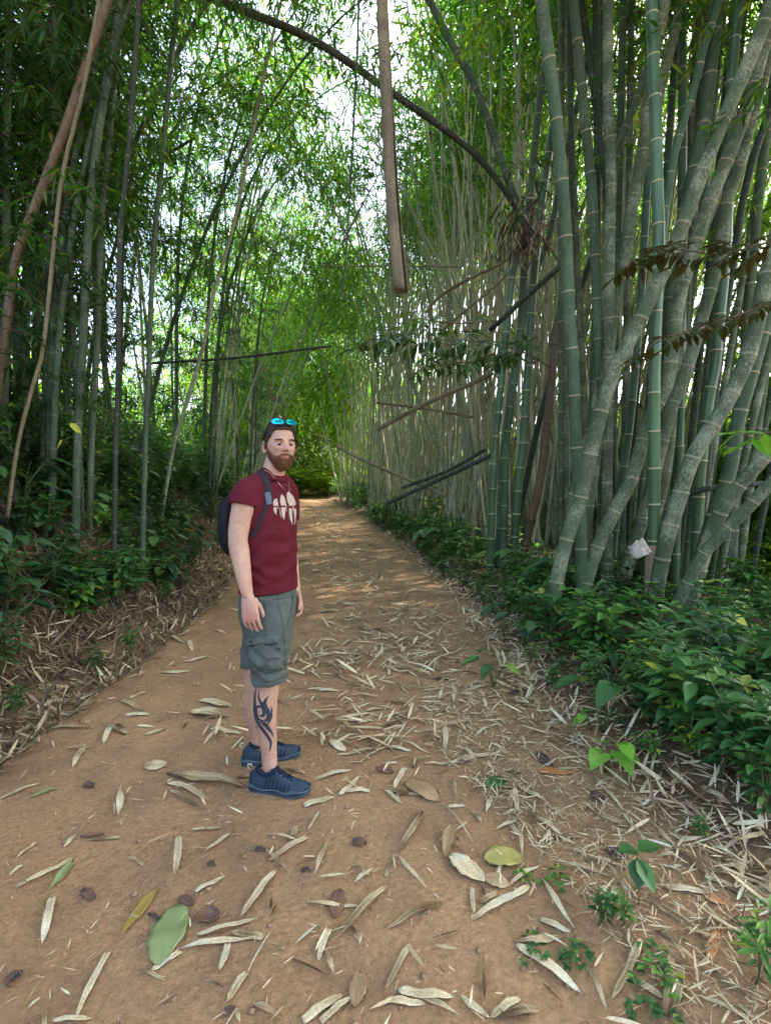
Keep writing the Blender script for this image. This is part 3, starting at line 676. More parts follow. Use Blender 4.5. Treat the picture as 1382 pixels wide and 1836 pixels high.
for i in range(3):
    ptemplate('ovate', 'leafy_shrub', plant_ovate(.48, 6, .12, .055, 6), 'plant')
    ptemplate('broad', 'broadleaf_plant', plant_ovate(.40, 5, .17, .082, 4), 'plant')
    ptemplate('tall', 'tall_shrub', plant_ovate(1.0, 9, .14, .062, 10, OV, .45), 'plant')
    ptemplate('ovate_dark', 'leafy_shrub', plant_ovate(.5, 7, .12, .055, 6), 'plant_dark')
    ptemplate('small', 'small_leafy_plant', plant_ovate(.24, 6, .075, .036, 4), 'plant')
    ptemplate('tri', 'ground_plant', plant_trifoliate(14, .12, .05, .03), 'plant')
    ptemplate('fern', 'fern', plant_fern(7, .5), 'plant')
    ptemplate('big', 'broadleaf_plant', plant_big(6, .42, .2, .13), 'plant')
    ptemplate('big_dark', 'broadleaf_plant', plant_big(7, .42, .2, .11, OV), 'plant_dark')
    ptemplate('lance', 'narrow_leaf_plant', plant_ovate(.5, 5, .16, .036, 6, LANC), 'plant')
    ptemplate('grass', 'grass_tuft', plant_grass(40, .45), 'plant')
    ptemplate('bright', 'broadleaf_plant', plant_big(5, .26, .14, .13), 'plant_bright')
def plant(key, x, y, sc, label, group=None, rot=None, z=None, cat='plant'):
    t = random.choice(PT[key]); o = t[0] if not t[1] else dup(t[0]); t[1] = True
    o.location = (x, y, H(x, y) if z is None else z); o.rotation_euler = (random.gauss(0, .08), random.gauss(0, .08), random.uniform(0, 6.28) if rot is None else rot)
    o.scale = (sc,)*3; tag(o, label, cat, group); return o
KN = {'broad': 'wide-leaved plant', 'tall': 'tall leafy shrub', 'ovate': 'leafy oval-leaved shrub', 'ovate_dark': 'dark oval-leaved shrub', 'small': 'small leafy plant', 'tri': 'low three-leaved plant',
      'fern': 'feathery fern', 'big': 'heart-leaved plant', 'big_dark': 'dark large-leaved plant', 'lance': 'narrow-leaved plant', 'grass': 'grass tuft'}
def zone_r(x, y):
    if y < 3.2: return 'on the nearest right verge'
    if y < 4.3: return 'before the thick culms'
    if y < 6.2: return 'among the thick culms'
    if y < 10: return 'edging the path by the slim clump'
    return 'edging the far path at right'
def zone_l(x, y):
    if y < 3.6: return 'low on the near left bank'
    if y < 5.2: return 'below the near left culms'
    if y < 8: return 'along the middle left bank'
    return 'on the far left bank'
cnt = 0
for _ in range(6000):
    if cnt >= 250: break
    y = 2.0+random.random()**1.7*16; off = abs(random.gauss(0, .9))+.14; x = XR(y)+off*(1 if y < 8 else .75)
    if y < 2.9 and off < .22: continue
    if y < 2.4 and off < .45: continue
    k = random.choices(['ovate', 'small', 'tri', 'fern', 'big', 'lance', 'broad', 'ovate_dark'], [5, 2, 1.0, 1.4, 2, 1.2, 6, 1.5])[0]
    if off < .35 and k not in ('small', 'tri'): k = 'small'
    sc = random.uniform(.5, 1.25)*(.8 if y < 3.3 else 1.0 if y < 8 else 1.3)*(1 if off > .4 else .75)
    plant(k, x, y, sc, KN[k]+' '+zone_r(x, y), 'green plants on the right verge'); cnt += 1
cnt = 0
for _ in range(6000):
    if cnt >= 285: break
    y = 2.6+random.random()**1.4*13; off = random.uniform(.25, 2.6); x = XL(y)-off
    if y < 4 and off < .5: continue
    dens = 1 if off > .7 else .2
    if random.random() > dens: continue
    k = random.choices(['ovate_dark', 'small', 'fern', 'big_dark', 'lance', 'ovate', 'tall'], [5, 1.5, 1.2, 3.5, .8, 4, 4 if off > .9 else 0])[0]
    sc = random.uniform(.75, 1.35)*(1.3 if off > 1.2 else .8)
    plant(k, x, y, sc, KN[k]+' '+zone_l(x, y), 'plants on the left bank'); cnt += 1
for k_ in range(150):
    y = 2.8+random.random()**1.3*5.5; off = random.uniform(.4, 1.6); x = XL(y)-off
    k = random.choice(['ovate', 'ovate_dark', 'broad', 'big_dark', 'tall' if off > 1.1 else 'ovate', 'broad'])
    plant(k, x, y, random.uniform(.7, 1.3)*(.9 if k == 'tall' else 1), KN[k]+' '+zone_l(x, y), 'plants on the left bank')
# plants that stand out
def at_px(key, px, py, sc, label, **k):
    g = G(px, py); return plant(key, g.x, g.y, sc, label, z=g.z, **k)
at_px('big', 885, 1235, .62, 'pale green lobed-leaf plant alone on the dirt right of the sun patch')
at_px('big_dark', 905, 1150, .9, 'dark bluish plant with broad leaves at the verge in front of the slim clump')
at_px('big_dark', 935, 1165, .75, 'second dark broad-leaf plant just right of the bluish one')
at_px('bright', 1085, 1385, .75, 'bright yellow-green heart-leaf plant where verge meets dirt at lower right')
at_px('big', 1080, 1320, .85, 'plant with drooping hand-sized green leaves above the bright yellow-green one')
at_px('bright', 1060, 1310, .5, 'small yellow-green seedling next to the hand-sized leaves')
at_px('small', 1075, 1660, .50, 'small green seedling in straw left of the thick pale husk')
at_px('small', 1120, 1665, .45, 'small seedling right beside the one in the straw')
at_px('tri', 997, 1590, 0.42, 'tiny leafy sprout on bare dirt right of the yellow-green fallen leaf')
at_px('tri', 965, 1720, 0.42, 'tiny sprout under the long curved husk')
at_px('tri', 1035, 1735, 0.48, 'tiny sprout below the pair of small seedlings')
at_px('tri', 1175, 1760, 0.54, 'low sprout patch beside the thick pale husk')
at_px('tri', 1165, 1720, 0.42, 'smaller low sprout above the patch beside the thick pale husk')
at_px('lance', 1355, 1775, .5, 'bright narrow-leaf tuft at the lower right frame edge')
at_px('tri', 1155, 1830, 0.54, 'sprout cut by the bottom edge at right')
at_px('small', 1255, 1510, .4, 'single pale seedling in the straw near the right edge')
at_px('tri', 945, 1575, 0.3, 'thin sprout touching the yellow-green fallen leaf')
at_px('lance', 935, 1070, .9, 'yellow-lit narrow-leaf plant in front of the slim clump')
at_px('ovate', 235, 1170, .5, 'green sprig in the straw at the foot of the left bank')
at_px('ovate', 300, 1085, .65, 'light green sprig hanging over the path edge left of the man')
at_px('ovate', 330, 1060, .55, 'second light green sprig nearer to the man')
at_px('ovate', 175, 1210, .5, 'leafy sprig lying in the husks on the left bank')
at_px('small', 30, 1290, .8, 'bright green sprig at the left frame edge in the husks')
at_px('big_dark', 50, 1100, .8, 'dark plant hanging on the left bank near the frame edge')
at_px('big_dark', 730, 935, 1.5, 'tall drooping dark broad-leaf plant on the right verge far up the path')
for px, py, k, sc, lab in ((1290, 1400, 'broad', .6, 'wide-leaved plant low over the litter at the lower right'), (1345, 1440, 'ovate', .6, 'leafy plant nearest the right edge above the litter'), (1372, 1395, 'broad', .7, 'wide-leaved plant cut by the right edge'), (1235, 1370, 'ovate', .5, 'small leafy plant right of the bright heart-leaf one'), (1320, 1345, 'big', .6, 'heart-leaved plant close to the right edge'),
        (1180, 1330, 'broad', .55, 'wide-leaved plant between the bright plant and the hedge'), (1375, 1480, 'small', .9, 'lowest leafy plant at the right edge')):
    at_px(k, px, py, sc, lab)
# seedling with four leaves
g = G(1140, 1600); root = empty('seedling', g); st = MB(); lf = MB()
tube(st, [Vector((0, 0, -.02)), Vector((.004, 0, .09)), Vector((0, 0, .16))], [.0028, .0024, .002], 6)
for az, e, L_, a in ((.1, .25, .095, .5), (3.3, .2, .08, .3), (-1.3, -.55, .10, .7), (-1.95, -.8, .085, .1)):
    broad(lf, (0, 0, .16 if e > 0 else .13), v3(az, e), (0, 0, 1), L_, .066, .12, .15, a=a)
st.build('stem', M['stem'], root); lf.build('foliage', M['plant'], root); tag(root, 'seedling with four glossy leaves on a thin stem in the straw at lower right', 'plant')
# ground cover under the plants
def cover(name, n, fx, key, label, mat, smin=.7, smax=1.3):
    mb = MB()
    for _ in range(n):
        x, y = fx(); t = random.choice(PT[key])[2]; mb.merge(t[1], rot=random.uniform(0, 6.3), sc=random.uniform(smin, smax), loc=(x, y, H(x, y)))
    o = mb.build(name, M[mat]); tag(o, label, 'ground cover', kind='stuff'); return o
def fr():
    y = 2.1+random.random()**1.3*22; return XR(y)+.25+abs(random.gauss(0, 1.7))+(.15 if y < 2.6 else 0), y
def fs2_():
    return random.uniform(1.6, 5.5), random.uniform(2.4, 6.5)
def fl():
    y = 2.6+random.random()**1.1*22; return XL(y)-.9-abs(random.gauss(0, 2.0)), y
cover('ground_cover', 230, fr, 'small', 'low green ground cover under the plants of the right verge', 'plant')
cover('ground_cover', 60, fs2_, 'broad', 'leafy ground cover on the slope right of the thick culms', 'plant', .8, 1.3)
cover('ground_cover', 260, fr, 'tri', 'low three-leaf ground cover on the right verge', 'plant', 1, 1.8)
cover('ground_cover', 520, fl, 'small', 'dark low ground cover on the left bank', 'plant_dark', .9, 1.7)
def fd():
    y = random.uniform(14, 46); s_ = random.choice([-1, 1]); return (XR(y)+.3+abs(random.gauss(0, 3.5))) if s_ > 0 else (XL(y)-.3-abs(random.gauss(0, 3.5))), y
cover('far_undergrowth', 420, fd, 'ovate', 'leafy undergrowth along both sides of the far path', 'plant', 1.3, 2.6)
def fs_():
    y = random.uniform(5.5, 26); return random.uniform(5.0, 13), y
cover('slope_undergrowth', 260, fs_, 'lance', 'sunlit undergrowth on the slope beyond the right-hand clump', 'crown_sun', 1.2, 2.4)
def ft():
    return random.uniform(-9, -3), random.uniform(31, 36)
cover('path_end_undergrowth', 90, ft, 'ovate', 'bright leafy growth closing the bend of the path', 'crown_sun', 2, 4)  # sunlit leaf colour stands in for light at the bend

# hanging compound leaves in front of the pale stand
def compound_branch(name, px_pts, Y, nfr, L, nl, ll, lw, mat, label, prof=LANC, sag=-.25):
    W = [P(px, py, Y[0]+(Y[1]-Y[0])*i/(len(px_pts)-1)) for i, (px, py) in enumerate(px_pts)]
    c = catmull(W, 5); root = empty(name, c[0]); st = MB(); lf = MB(); k = len(c)
    tube(st, c, [.010*(1-.8*i/k) for i in range(k)], 6)
    for f in range(nfr):
        i = int((k-2)*(.15+.85*f/max(1, nfr-1))); q = c[i]; d0 = (c[i+1]-c[i]).normalized()
        a = (1 if f % 2 else -1)*random.uniform(.5, 1.3); s = d0.cross(Vector((0, 0, 1))).normalized()
        d = (d0*math.cos(a)+s*math.sin(a)+Vector((0, 0, random.uniform(-.1, .25)))).normalized()
        pts = [q+d*(L*t)+Vector((0, 0, sag*L*t*t)) for t in (0, .25, .5, .75, 1.)]
        tube(st, pts, [.003, .0026, .002, .0016, .001], 4); s2 = d.cross(Vector((0, 0, 1))).normalized()
        for j in range(nl):
            t = .2+.8*j/nl; ii = min(3, int(t*4)); qq = pts[ii].lerp(pts[ii+1], t*4-ii)
            for sg in (-1, 1):
                dd = (s2*sg*random.uniform(.6, 1.2)+d*random.uniform(.2, .9)+Vector((0, 0, random.uniform(-.9, .1)))).normalized()
                broad(lf, qq, dd, (0, 0, 1), ll*random.uniform(.8, 1.15), lw, .12, .2, prof=prof)
        broad(lf, pts[-1], d, (0, 0, 1), ll, lw, .1, .3, prof=prof)
    put(st.build('stem', M['twig']), root); put(lf.build('foliage', M[mat]), root); tag(root, label, 'branch'); return root
compound_branch('leafy_branch', [(990, 660), (930, 628), (850, 612), (770, 608), (705, 596)], (5.6, 4.9), 12, .5, 7, .17, .05, 'plant_dark', 'dark branch of hanging compound leaves reaching left from the slim clump')
compound_branch('leafy_branch', [(960, 650), (900, 640), (830, 650), (770, 640)], (5.4, 5.2), 8, .42, 6, .16, .05, 'plant_dark', 'lower dark leafy branch under the reaching one')
compound_branch('leafy_branch', [(890, 575), (820, 580), (760, 572), (700, 556)], (5.8, 5.2), 6, .4, 7, .12, .035, 'plant', 'upper thin leafy branch above the dark hanging leaves')
compound_branch('leafy_branch', [(1450, 400), (1382, 432), (1290, 455), (1210, 447), (1140, 458)], (3.2, 3.3), 12, .26, 7, .10, .036, 'rust', 'branch with rusty feathery leaves crossing in front of the thick culms', sag=-.15)
compound_branch('leafy_branch', [(1460, 520), (1390, 540), (1310, 570), (1240, 590), (1160, 622)], (3.2, 3.3), 10, .24, 6, .095, .034, 'rust', 'lower rusty feathery branch in front of the thick culms', sag=-.15)
compound_branch('leafy_branch', [(1460, 770), (1382, 775), (1330, 780)], (3.0, 3.1), 3, .22, 2, .16, .07, 'plant_bright', 'bright green leaf spray poking in from the right edge', OV)
# foliage sprays that hang into view
def hanging_spray(px, py, Y, n, L, mat, label, ll=.17, k=5):
    q = P(px, py, Y); root = empty('bamboo_spray', q+Vector((0, 0, .0))); mb = MB()
    tw = MB()
    for i in range(n): spray(mb, (random.gauss(0, .08), random.gauss(0, .08), random.gauss(0, .12)), (random.uniform(-1, 1), random.uniform(-1, 1), random.uniform(-.5, .2)), L*random.uniform(.6, 1.1), 14, ll, .026, droop=.45)
    mb.build('foliage', [M[mat], M['twig']], root); tag(root, label, 'branch', 'hanging sprays of bamboo leaves'); return root
for px, py, Y, n, L, mt, lab in [
    (745, 90, 5.2, 5, .5, 'crown', 'spray of bamboo leaves right beside the top of the hanging broken cane'),
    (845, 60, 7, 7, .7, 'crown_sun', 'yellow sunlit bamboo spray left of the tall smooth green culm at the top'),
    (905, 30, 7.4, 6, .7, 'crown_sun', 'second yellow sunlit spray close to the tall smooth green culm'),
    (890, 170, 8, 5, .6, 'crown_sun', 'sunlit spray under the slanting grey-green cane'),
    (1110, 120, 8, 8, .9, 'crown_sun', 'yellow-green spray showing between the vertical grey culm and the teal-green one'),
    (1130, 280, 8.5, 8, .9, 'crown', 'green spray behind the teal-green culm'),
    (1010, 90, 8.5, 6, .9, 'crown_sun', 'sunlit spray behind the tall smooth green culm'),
    (940, 300, 6.4, 5, .45, 'crown_dark', 'dark spray just above the junction of the arching canes'),
    (735, 60, 9, 7, .8, 'crown_sun', 'light green spray behind the hanging broken cane'),
    (1350, 420, 8.5, 8, 1.0, 'crown_sun', 'sunlit spray behind the far right culms'),
    (1340, 60, 6.6, 6, .7, 'crown_dark', 'dark spray in the upper right corner'),
    (640, 140, 8.5, 7, .8, 'crown', 'green spray under the long arching cane near the top centre'),
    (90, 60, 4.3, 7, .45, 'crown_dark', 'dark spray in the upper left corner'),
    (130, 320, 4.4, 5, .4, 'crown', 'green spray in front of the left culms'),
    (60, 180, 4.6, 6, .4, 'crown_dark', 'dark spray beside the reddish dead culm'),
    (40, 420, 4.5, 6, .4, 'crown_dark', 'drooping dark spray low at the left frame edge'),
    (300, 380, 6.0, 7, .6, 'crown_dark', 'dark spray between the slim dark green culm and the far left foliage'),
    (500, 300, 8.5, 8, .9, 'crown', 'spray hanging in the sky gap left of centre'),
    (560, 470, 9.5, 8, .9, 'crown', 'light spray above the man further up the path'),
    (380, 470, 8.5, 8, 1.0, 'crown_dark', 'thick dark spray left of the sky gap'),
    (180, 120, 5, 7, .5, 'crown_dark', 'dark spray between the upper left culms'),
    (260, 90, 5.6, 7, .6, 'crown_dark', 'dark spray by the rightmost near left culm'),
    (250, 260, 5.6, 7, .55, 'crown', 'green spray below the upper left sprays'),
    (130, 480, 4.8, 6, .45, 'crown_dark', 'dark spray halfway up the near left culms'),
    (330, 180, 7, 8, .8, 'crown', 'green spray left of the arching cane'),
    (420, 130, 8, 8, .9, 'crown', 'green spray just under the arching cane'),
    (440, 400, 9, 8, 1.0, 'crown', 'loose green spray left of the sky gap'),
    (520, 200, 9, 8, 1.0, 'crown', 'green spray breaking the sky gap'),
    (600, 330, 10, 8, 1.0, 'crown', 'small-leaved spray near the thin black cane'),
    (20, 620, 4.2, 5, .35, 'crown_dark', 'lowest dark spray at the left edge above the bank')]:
    hanging_spray(px, py, Y, n, L, mt, lab)
# dry debris hanging at the junction of the arching canes
q = P(942, 400, 7.2); mb = MB(); n = 160
pp = rng.normal(size=(n, 3))*np.array([.16, .12, .25]); dd = rng.normal(size=(n, 3))*.5+np.array([0, 0, -1.3])
leaves(mb, pp, dd, rng.normal(size=(n, 3)), .32*rng.uniform(.5, 1.2, n), .035, .1)
o = mb.build('dry_leaf_bundle', M['straw_dark']); o.location = q; tag(o, 'bundle of dry brown leaves caught where the arching canes meet the slim clump', 'leaf bundle')
# two yellow leaves on the left bank plants, one on the right
for px, py, Y, az, lab in ((125, 760, 3.9, 1.0, 'upper yellow leaf glowing among the dark plants of the left bank'), (113, 790, 3.9, 2.6, 'lower yellow leaf glowing among the dark plants of the left bank'), (1312, 1102, 3.3, -.6, 'single yellow leaf among the green plants near the right edge')):
    mb = MB(); broad(mb, (0, 0, 0), v3(az, -.5), (.0, -1, .6), .10, .06, .12, .2); mm = M.setdefault('yleaf', leafmat('yellow_leaf', ((0, (.42, .42, .04)), (1, (.5, .46, .05))), .3))
    o = mb.build('yellow_leaf', mm); o.location = P(px, py, Y); tag(o, lab, 'leaf')
# pale curled husk at the clump base
mb = MB()
for i, (t0, rr) in enumerate(((0, .10), (1, .075))):
    V = []; c0 = Vector((.05*i, 0, .02+.02*i))
    for a_ in range(9):
        for b_ in range(7):
            u_ = (a_/8-.5)*2.2; v_ = b_/6
            V.append((c0.x+rr*math.sin(u_)*(1-.25*v_)-.07*v_, c0.y-rr*math.cos(u_)*.6-.02*v_, c0.z+.15*v_-.05*abs(u_)*v_+.02*math.sin(u_*3)))
    mb.add(V, [(a_*7+b_, a_*7+b_+1, (a_+1)*7+b_+1, (a_+1)*7+b_) for a_ in range(8) for b_ in range(6)], 0, .5)
o = mb.build('pale_husk', M['white']); o.location = P(1145, 1000, 4.6); tag(o, 'pale curled white husk caught left of the teal-green culm near its foot', 'husk')
# brown rotten sheath wrapped round the foot of the teal-green culm
b0 = P(1171, 1070, 5.0); rr_ = .066
pts = [b0+(P(1170, 1075-14*i, 5.0)-b0) for i in range(-4, 8)]
mb = MB(); tube(mb, pts, [rr_*(1.22-.02*i+.05*random.random()) for i in range(12)], 14, cap=False); put(mb.build('dead_sheath', M['sheath']), B_)

# ------------------------------------------------------------------ litter
def litter(name, n, fx, mat, label, lmin=.05, lmax=.17, tilt=.18, wr=(.09, .16)):
    mb = MB(); Pp = []; D = []; N = []
    for _ in range(n):
        x, y = fx(); e = .06
        z = H(x, y); nx = H(x-e, y)-H(x+e, y); ny = H(x, y-e)-H(x, y+e); nn = Vector((nx, ny, 2*e)).normalized()
        a = random.uniform(0, 6.28); d = Vector((math.cos(a), math.sin(a), 0)); d = (d-nn*d.dot(nn)).normalized()
        d = (d+nn*abs(random.gauss(0, tilt))).normalized()
        Pp.append((x, y, z+.006+random.random()*.012)); D.append(tuple(d)); N.append(tuple(nn+Vector((random.gauss(0, .3), random.gauss(0, .3), 0))))
    L = lmin+(lmax-lmin)*rng.random(n)**1.6
    leaves(mb, np.array(Pp), np.array(D), np.array(N), L, L*rng.uniform(wr[0], wr[1], n), rng.uniform(-.06, .08, n), prof=((.12, .7), (.35, 1.), (.65, .85)), curl=.12)
    o = mb.build(name, M[mat]); tag(o, label, 'leaf litter', kind='stuff'); return o
def f_path():
    while True:
        y = 1.15+random.random()**1.5*24; x = random.uniform(XL(y)-.1, XR(y)+.3); n = noise.noise(Vector((x*1.7, y*.9, 1)))
        c = (XL(y)+XR(y))/2+.15
        wt = .10+.5*math.exp(-((x-c-.25)/.38)**2)*(.3 if y < 2.6 else 1)+.8*sm((x-XR(y)+.75)/.7)+.35*sm((XL(y)+.5-x)/.4)
        if random.random() < wt*(.35+1.4*max(0, n+.25)): return x, y
litter('path_litter', 3200, f_path, 'straw', 'small dry bamboo leaves strewn over the dirt path', .04, .12, .14, (.07, .14))
def f_band():
    while True:
        y = 2.9+random.random()**1.3*22; c = (XL(y)+XR(y))/2; x = c+random.gauss(.45, .55); n = noise.noise(Vector((x*1.3, y*.8, 4)))
        if XL(y) < x < XR(y)+.1 and random.random() < .25+max(0, n)*1.6: return x, y
litter('drifted_leaves', 3000, f_band, 'straw', 'long dry bamboo leaves drifted along the middle of the path', .09, .24, .16, (.07, .13))
def f_chip():
    y = 1.1+random.random()**1.3*9; return random.uniform(XL(y)-.2, XR(y)+.5), y
litter('path_crumbs', 5000, f_chip, 'straw', 'tiny straw crumbs and splinters on the dirt', .012, .045, .1, (.05, .14))
def f_crumb_r():
    y = 1.1+random.random()*2.6; return XR(y)-.75+abs(random.gauss(0, .45)), y
litter('fine_straw', 4200, f_crumb_r, 'straw', 'fine broken straw at the right edge of the dirt', .02, .09, .25, (.04, .09))
def f_right():
    y = 1.1+random.random()**1.3*14; return XR(y)-.12+abs(random.gauss(0, .42)), y
litter('verge_litter', 5200, f_right, 'straw', 'thick dry leaf litter along the right verge', .04, .19, .35, (.06, .13))
def f_right2():
    y = 1.3+random.random()*14; return XR(y)+.2+random.random()*4, y
litter('mixed_litter', 2600, f_right2, 'straw', 'pale dry leaves between the right verge plants', .05, .2, .4)
litter('clump_litter', 3600, f_right2, 'straw_dark', 'brown leaf litter under the right-hand bamboos', .08, .25, .3)
def f_left():
    y = 1.9+random.random()**1.3*14; return XL(y)+.15-abs(random.gauss(0, .75)), y
litter('bank_litter', 15000, f_left, 'straw_dark', 'dry leaves and stalks covering the left bank', .035, .19, .6, (.05, .13))
litter('bank_straw', 2600, f_left, 'straw', 'pale straw lying over the left bank', .05, .2, .5, (.05, .12))
mb = MB(); n = 1300; yy = rng.uniform(4.2, 9, n); Pp = np.stack([-3.4-rng.random(n)*1.8-(yy-4)*.1, yy, rng.uniform(1.6, 4.6, n)], 1)
leaves(mb, Pp, rng.normal(size=(n, 3))*.35+np.array([0, 0, -1.]), rng.normal(size=(n, 3)), rng.uniform(.12, .4, n), rng.uniform(.006, .02, n), .2)
o = mb.build('dangling_strands', M['straw_dark']); tag(o, 'dead leaves and strands dangling among the near left culms', 'dead leaves', kind='stuff')
mb = MB()
for _ in range(1500):
    y = 1.1+random.random()**1.4*8; x = random.uniform(XL(y)-.1, XR(y)+.2); r = random.choice((.002, .003, .004, .006, .010))*random.uniform(.7, 1.4); ph = random.random()*6; V = []
    for a_, e_ in ((0, -1.57), (0, 0), (1.26, .2), (2.5, -.1), (3.77, .15), (5.0, 0), (0, 1.2)): V.append((x+r*math.cos(a_+ph)*math.cos(e_)*random.uniform(.8, 1.3), y+r*math.sin(a_+ph)*math.cos(e_)*random.uniform(.8, 1.3), H(x, y)+r*.3+r*.8*math.sin(e_)))
    mb.add(V, [(0, 1+(i+1) % 5, 1+i) for i in range(5)]+[(6, 1+i, 1+(i+1) % 5) for i in range(5)], 0, 0)
M['clod'] = plain('soil_clod', (.16, .095, .055), (.36, .24, .15), 30, .9)
o = mb.build('soil_clods', M['clod']); tag(o, 'small clods and grit scattered over the dirt', 'grit', kind='stuff')
# stalks hanging down the bank
mb = MB(); n = 1500; Pp = []; D = []
for _ in range(n):
    y = 2.8+random.random()**1.3*10; x = XL(y)-.35-random.random()*.9; Pp.append((x, y, H(x, y)+.06)); a = random.gauss(0, .5); D.append((.9, a, -.9+random.gauss(0, .35)))
leaves(mb, np.array(Pp), np.array(D), np.tile([.6, 0, 1.], (n, 1)), rng.uniform(.12, .38, n), rng.uniform(.006, .016, n), .35)
o = mb.build('hanging_straw', M['straw_dark']); tag(o, 'dead grass and stalks hanging down the left bank', 'straw', kind='stuff')

# single fallen leaves one can count on the path
OVB_ = ((0., .12, 0), (.08, .55, 0), (.3, .95, .0), (.55, 1., 0), (.8, .72, 0), (.93, .4, 0), (1., .05, 0))
BLADE = ((0., .3, 0), (.03, .7, .0), (.12, .95, .0), (.6, 1., 0), (.82, .78, 0), (.94, .4, 0), (1., .02, 0))
SPLIT = ((0., .8, 0), (.02, .9, .0), (.4, 1., .0), (.7, .9, 0), (.9, .55, 0), (1., .1, 0))
SLIM = ((0., .05, 0), (.2, .6, 0), (.45, 1., 0), (.75, .7, 0), (1., .02, 0))
def flat_leaf(x1, y1, x2, y2, wpx, mat, label, name='dry_leaf', prof=BLADE, group='dry bamboo leaves on the path', var=None, curl=None, lift=.007):
    if prof is BLADE: prof = random.choice((BLADE, BLADE, SPLIT, SLIM))
    a = G(x1, y1); b = G(x2, y2); c = (a+b)/2; L = (b-a).length
    if L < 1e-3: return
    dist = c.y*cp-(c.z-CAMH)*sp
    vd = (c-CAM).normalized(); d = (b-a).normalized(); s = d.cross(Vector((0, 0, 1))).normalized()
    # width as seen: foreshortening of the sideways direction
    fo = math.sqrt(max(.05, 1-(s.dot(vd))**2)); Wd = .86*wpx/FPX*dist/fo; Wd = min(Wd, L*(.75 if prof is OVB_ else .26))
    curl = random.uniform(.0, .09) if curl is None else curl*.7
    nr, ncol = 12, 4; V = []; F = []; a0 = var if var is not None else random.choice((random.uniform(.45, 1), random.uniform(.6, .95), random.uniform(.2, .6))); ph = random.random()*6; A = []
    bend = random.uniform(-.025, .025)
    for i in range(nr+1):
        t = i/nr
        for (p, q) in zip(prof, prof[1:]):
            if p[0] <= t <= q[0]+1e-9: u = (t-p[0])/(q[0]-p[0]+1e-9); wd = p[1]+(q[1]-p[1])*u; break
        cc = a-c+(b-a)*t+s*(L*bend*math.sin(math.pi*t))
        jag = 1+.035*math.sin(t*23+ph)+.05*math.sin(t*51+ph*2)
        for j in range(-ncol, ncol+1):
            q = j/ncol
            z = lift+.012*L/.2*math.sin(math.pi*t)*abs(math.sin(ph+t*2.5))+abs(q)**1.5*Wd*curl+.0015*math.sin(q*9+t*13+ph)
            x, y = cc.x+s.x*Wd*.5*wd*jag*q, cc.y+s.y*Wd*.5*wd*jag*q
            V.append((x, y, max(z+H(c.x+x, c.y+y)-c.z, cc.z+lift if False else z+H(c.x+x, c.y+y)-c.z))); A.append(min(1, max(0, a0+.18*math.sin(t*5+ph)-(.22 if q == 0 else 0)-.15*(j % 2))))
    w_ = 2*ncol+1
    F = [(i*w_+j, i*w_+j+1, (i+1)*w_+j+1, (i+1)*w_+j) for i in range(nr) for j in range(w_-1)]
    mb = MB(); mb.add(V, F, 0, A); o = mb.build(name, M[mat]); o.location = c
    sm_ = o.modifiers.new('t', 'SOLIDIFY'); sm_.thickness = .0012
    tag(o, label, 'leaf', group); return o
def zone_p(px, py):
    v = 'at the bottom' if py > 1740 else 'in the foreground' if py > 1560 else 'beside the shoes' if py > 1380 else 'beyond the shoes'
    h = 'at left' if px < 330 else 'left of centre' if px < 620 else 'right of centre' if px < 900 else 'by the verge'
    return h+' '+v
BL = '''430,75,425,170,30|640,245,628,385,30|830,235,735,300,14|985,372,862,540,28|190,462,152,638,32|392,660,275,905,28|1060,212,1045,270,28|1100,250,965,338,22|960,238,1075,262,10|955,295,1035,375,16|1175,265,1130,382,22|705,605,925,545,14|650,655,900,618,20|945,615,830,590,28|818,635,790,730,28|968,595,890,740,8|885,740,815,845,36|545,725,655,670,20|500,722,590,770,12|1045,690,1220,795,8|1382,425,1185,628,26|1180,580,1142,695,28|1170,655,1198,745,20|1260,570,1300,640,18|1095,482,1300,500,14|1145,160,1105,225,10|1340,365,1270,410,18|270,240,230,290,16|130,270,62,328,8|265,320,55,437,14|82,348,35,390,12|145,825,105,865,12|610,80,735,145,14|600,50,750,115,22|1090,135,1200,105,26|1085,910,1230,815,30|1150,912,1262,822,24|190,908,330,905,14|1020,650,965,630,8|405,110,412,165,8|0,110,145,55,8|1220,95,1290,30,18|1130,40,1260,5,14|1240,82,1330,85,14|845,875,860,910,26|730,770,800,790,8'''
BR = '''135,160,45,305,26|40,310,145,430,18|205,487,5,580,20|0,395,40,310,16|90,640,0,800,24|245,40,255,130,12|550,355,440,425,20|515,425,315,550,28|340,485,400,445,24|310,430,318,525,20|345,415,360,490,14|475,180,395,225,14|475,190,490,315,14|520,160,640,250,16|700,248,545,258,14|460,70,470,155,22|385,95,360,155,22|560,400,675,575,24|555,545,660,590,20|790,420,770,520,26|820,400,808,505,22|640,605,470,630,30|470,640,700,820,34|45,800,245,825,28|0,840,140,852,24|350,685,355,840,20|265,815,370,905,34|480,830,375,905,28|550,870,400,900,30|735,730,790,870,18|870,605,910,690,20|915,620,810,835,30|895,775,1000,840,30|745,150,860,215,22|485,75,570,115,18|310,155,345,195,18|225,140,285,138,14|1000,430,1150,450,20|1260,850,1320,905,24|215,135,315,270,6|760,50,850,150,16|850,165,930,260,12|1130,60,1240,130,14|1020,360,1060,350,10|70,0,30,75,24|0,80,90,95,22|1050,190,1150,300,18|1170,730,1290,820,16|1170,300,1290,380,22|980,480,1130,590,10|880,420,1060,560,8|1200,580,1320,600,12|0,75,60,130,14|420,5,495,28,14'''
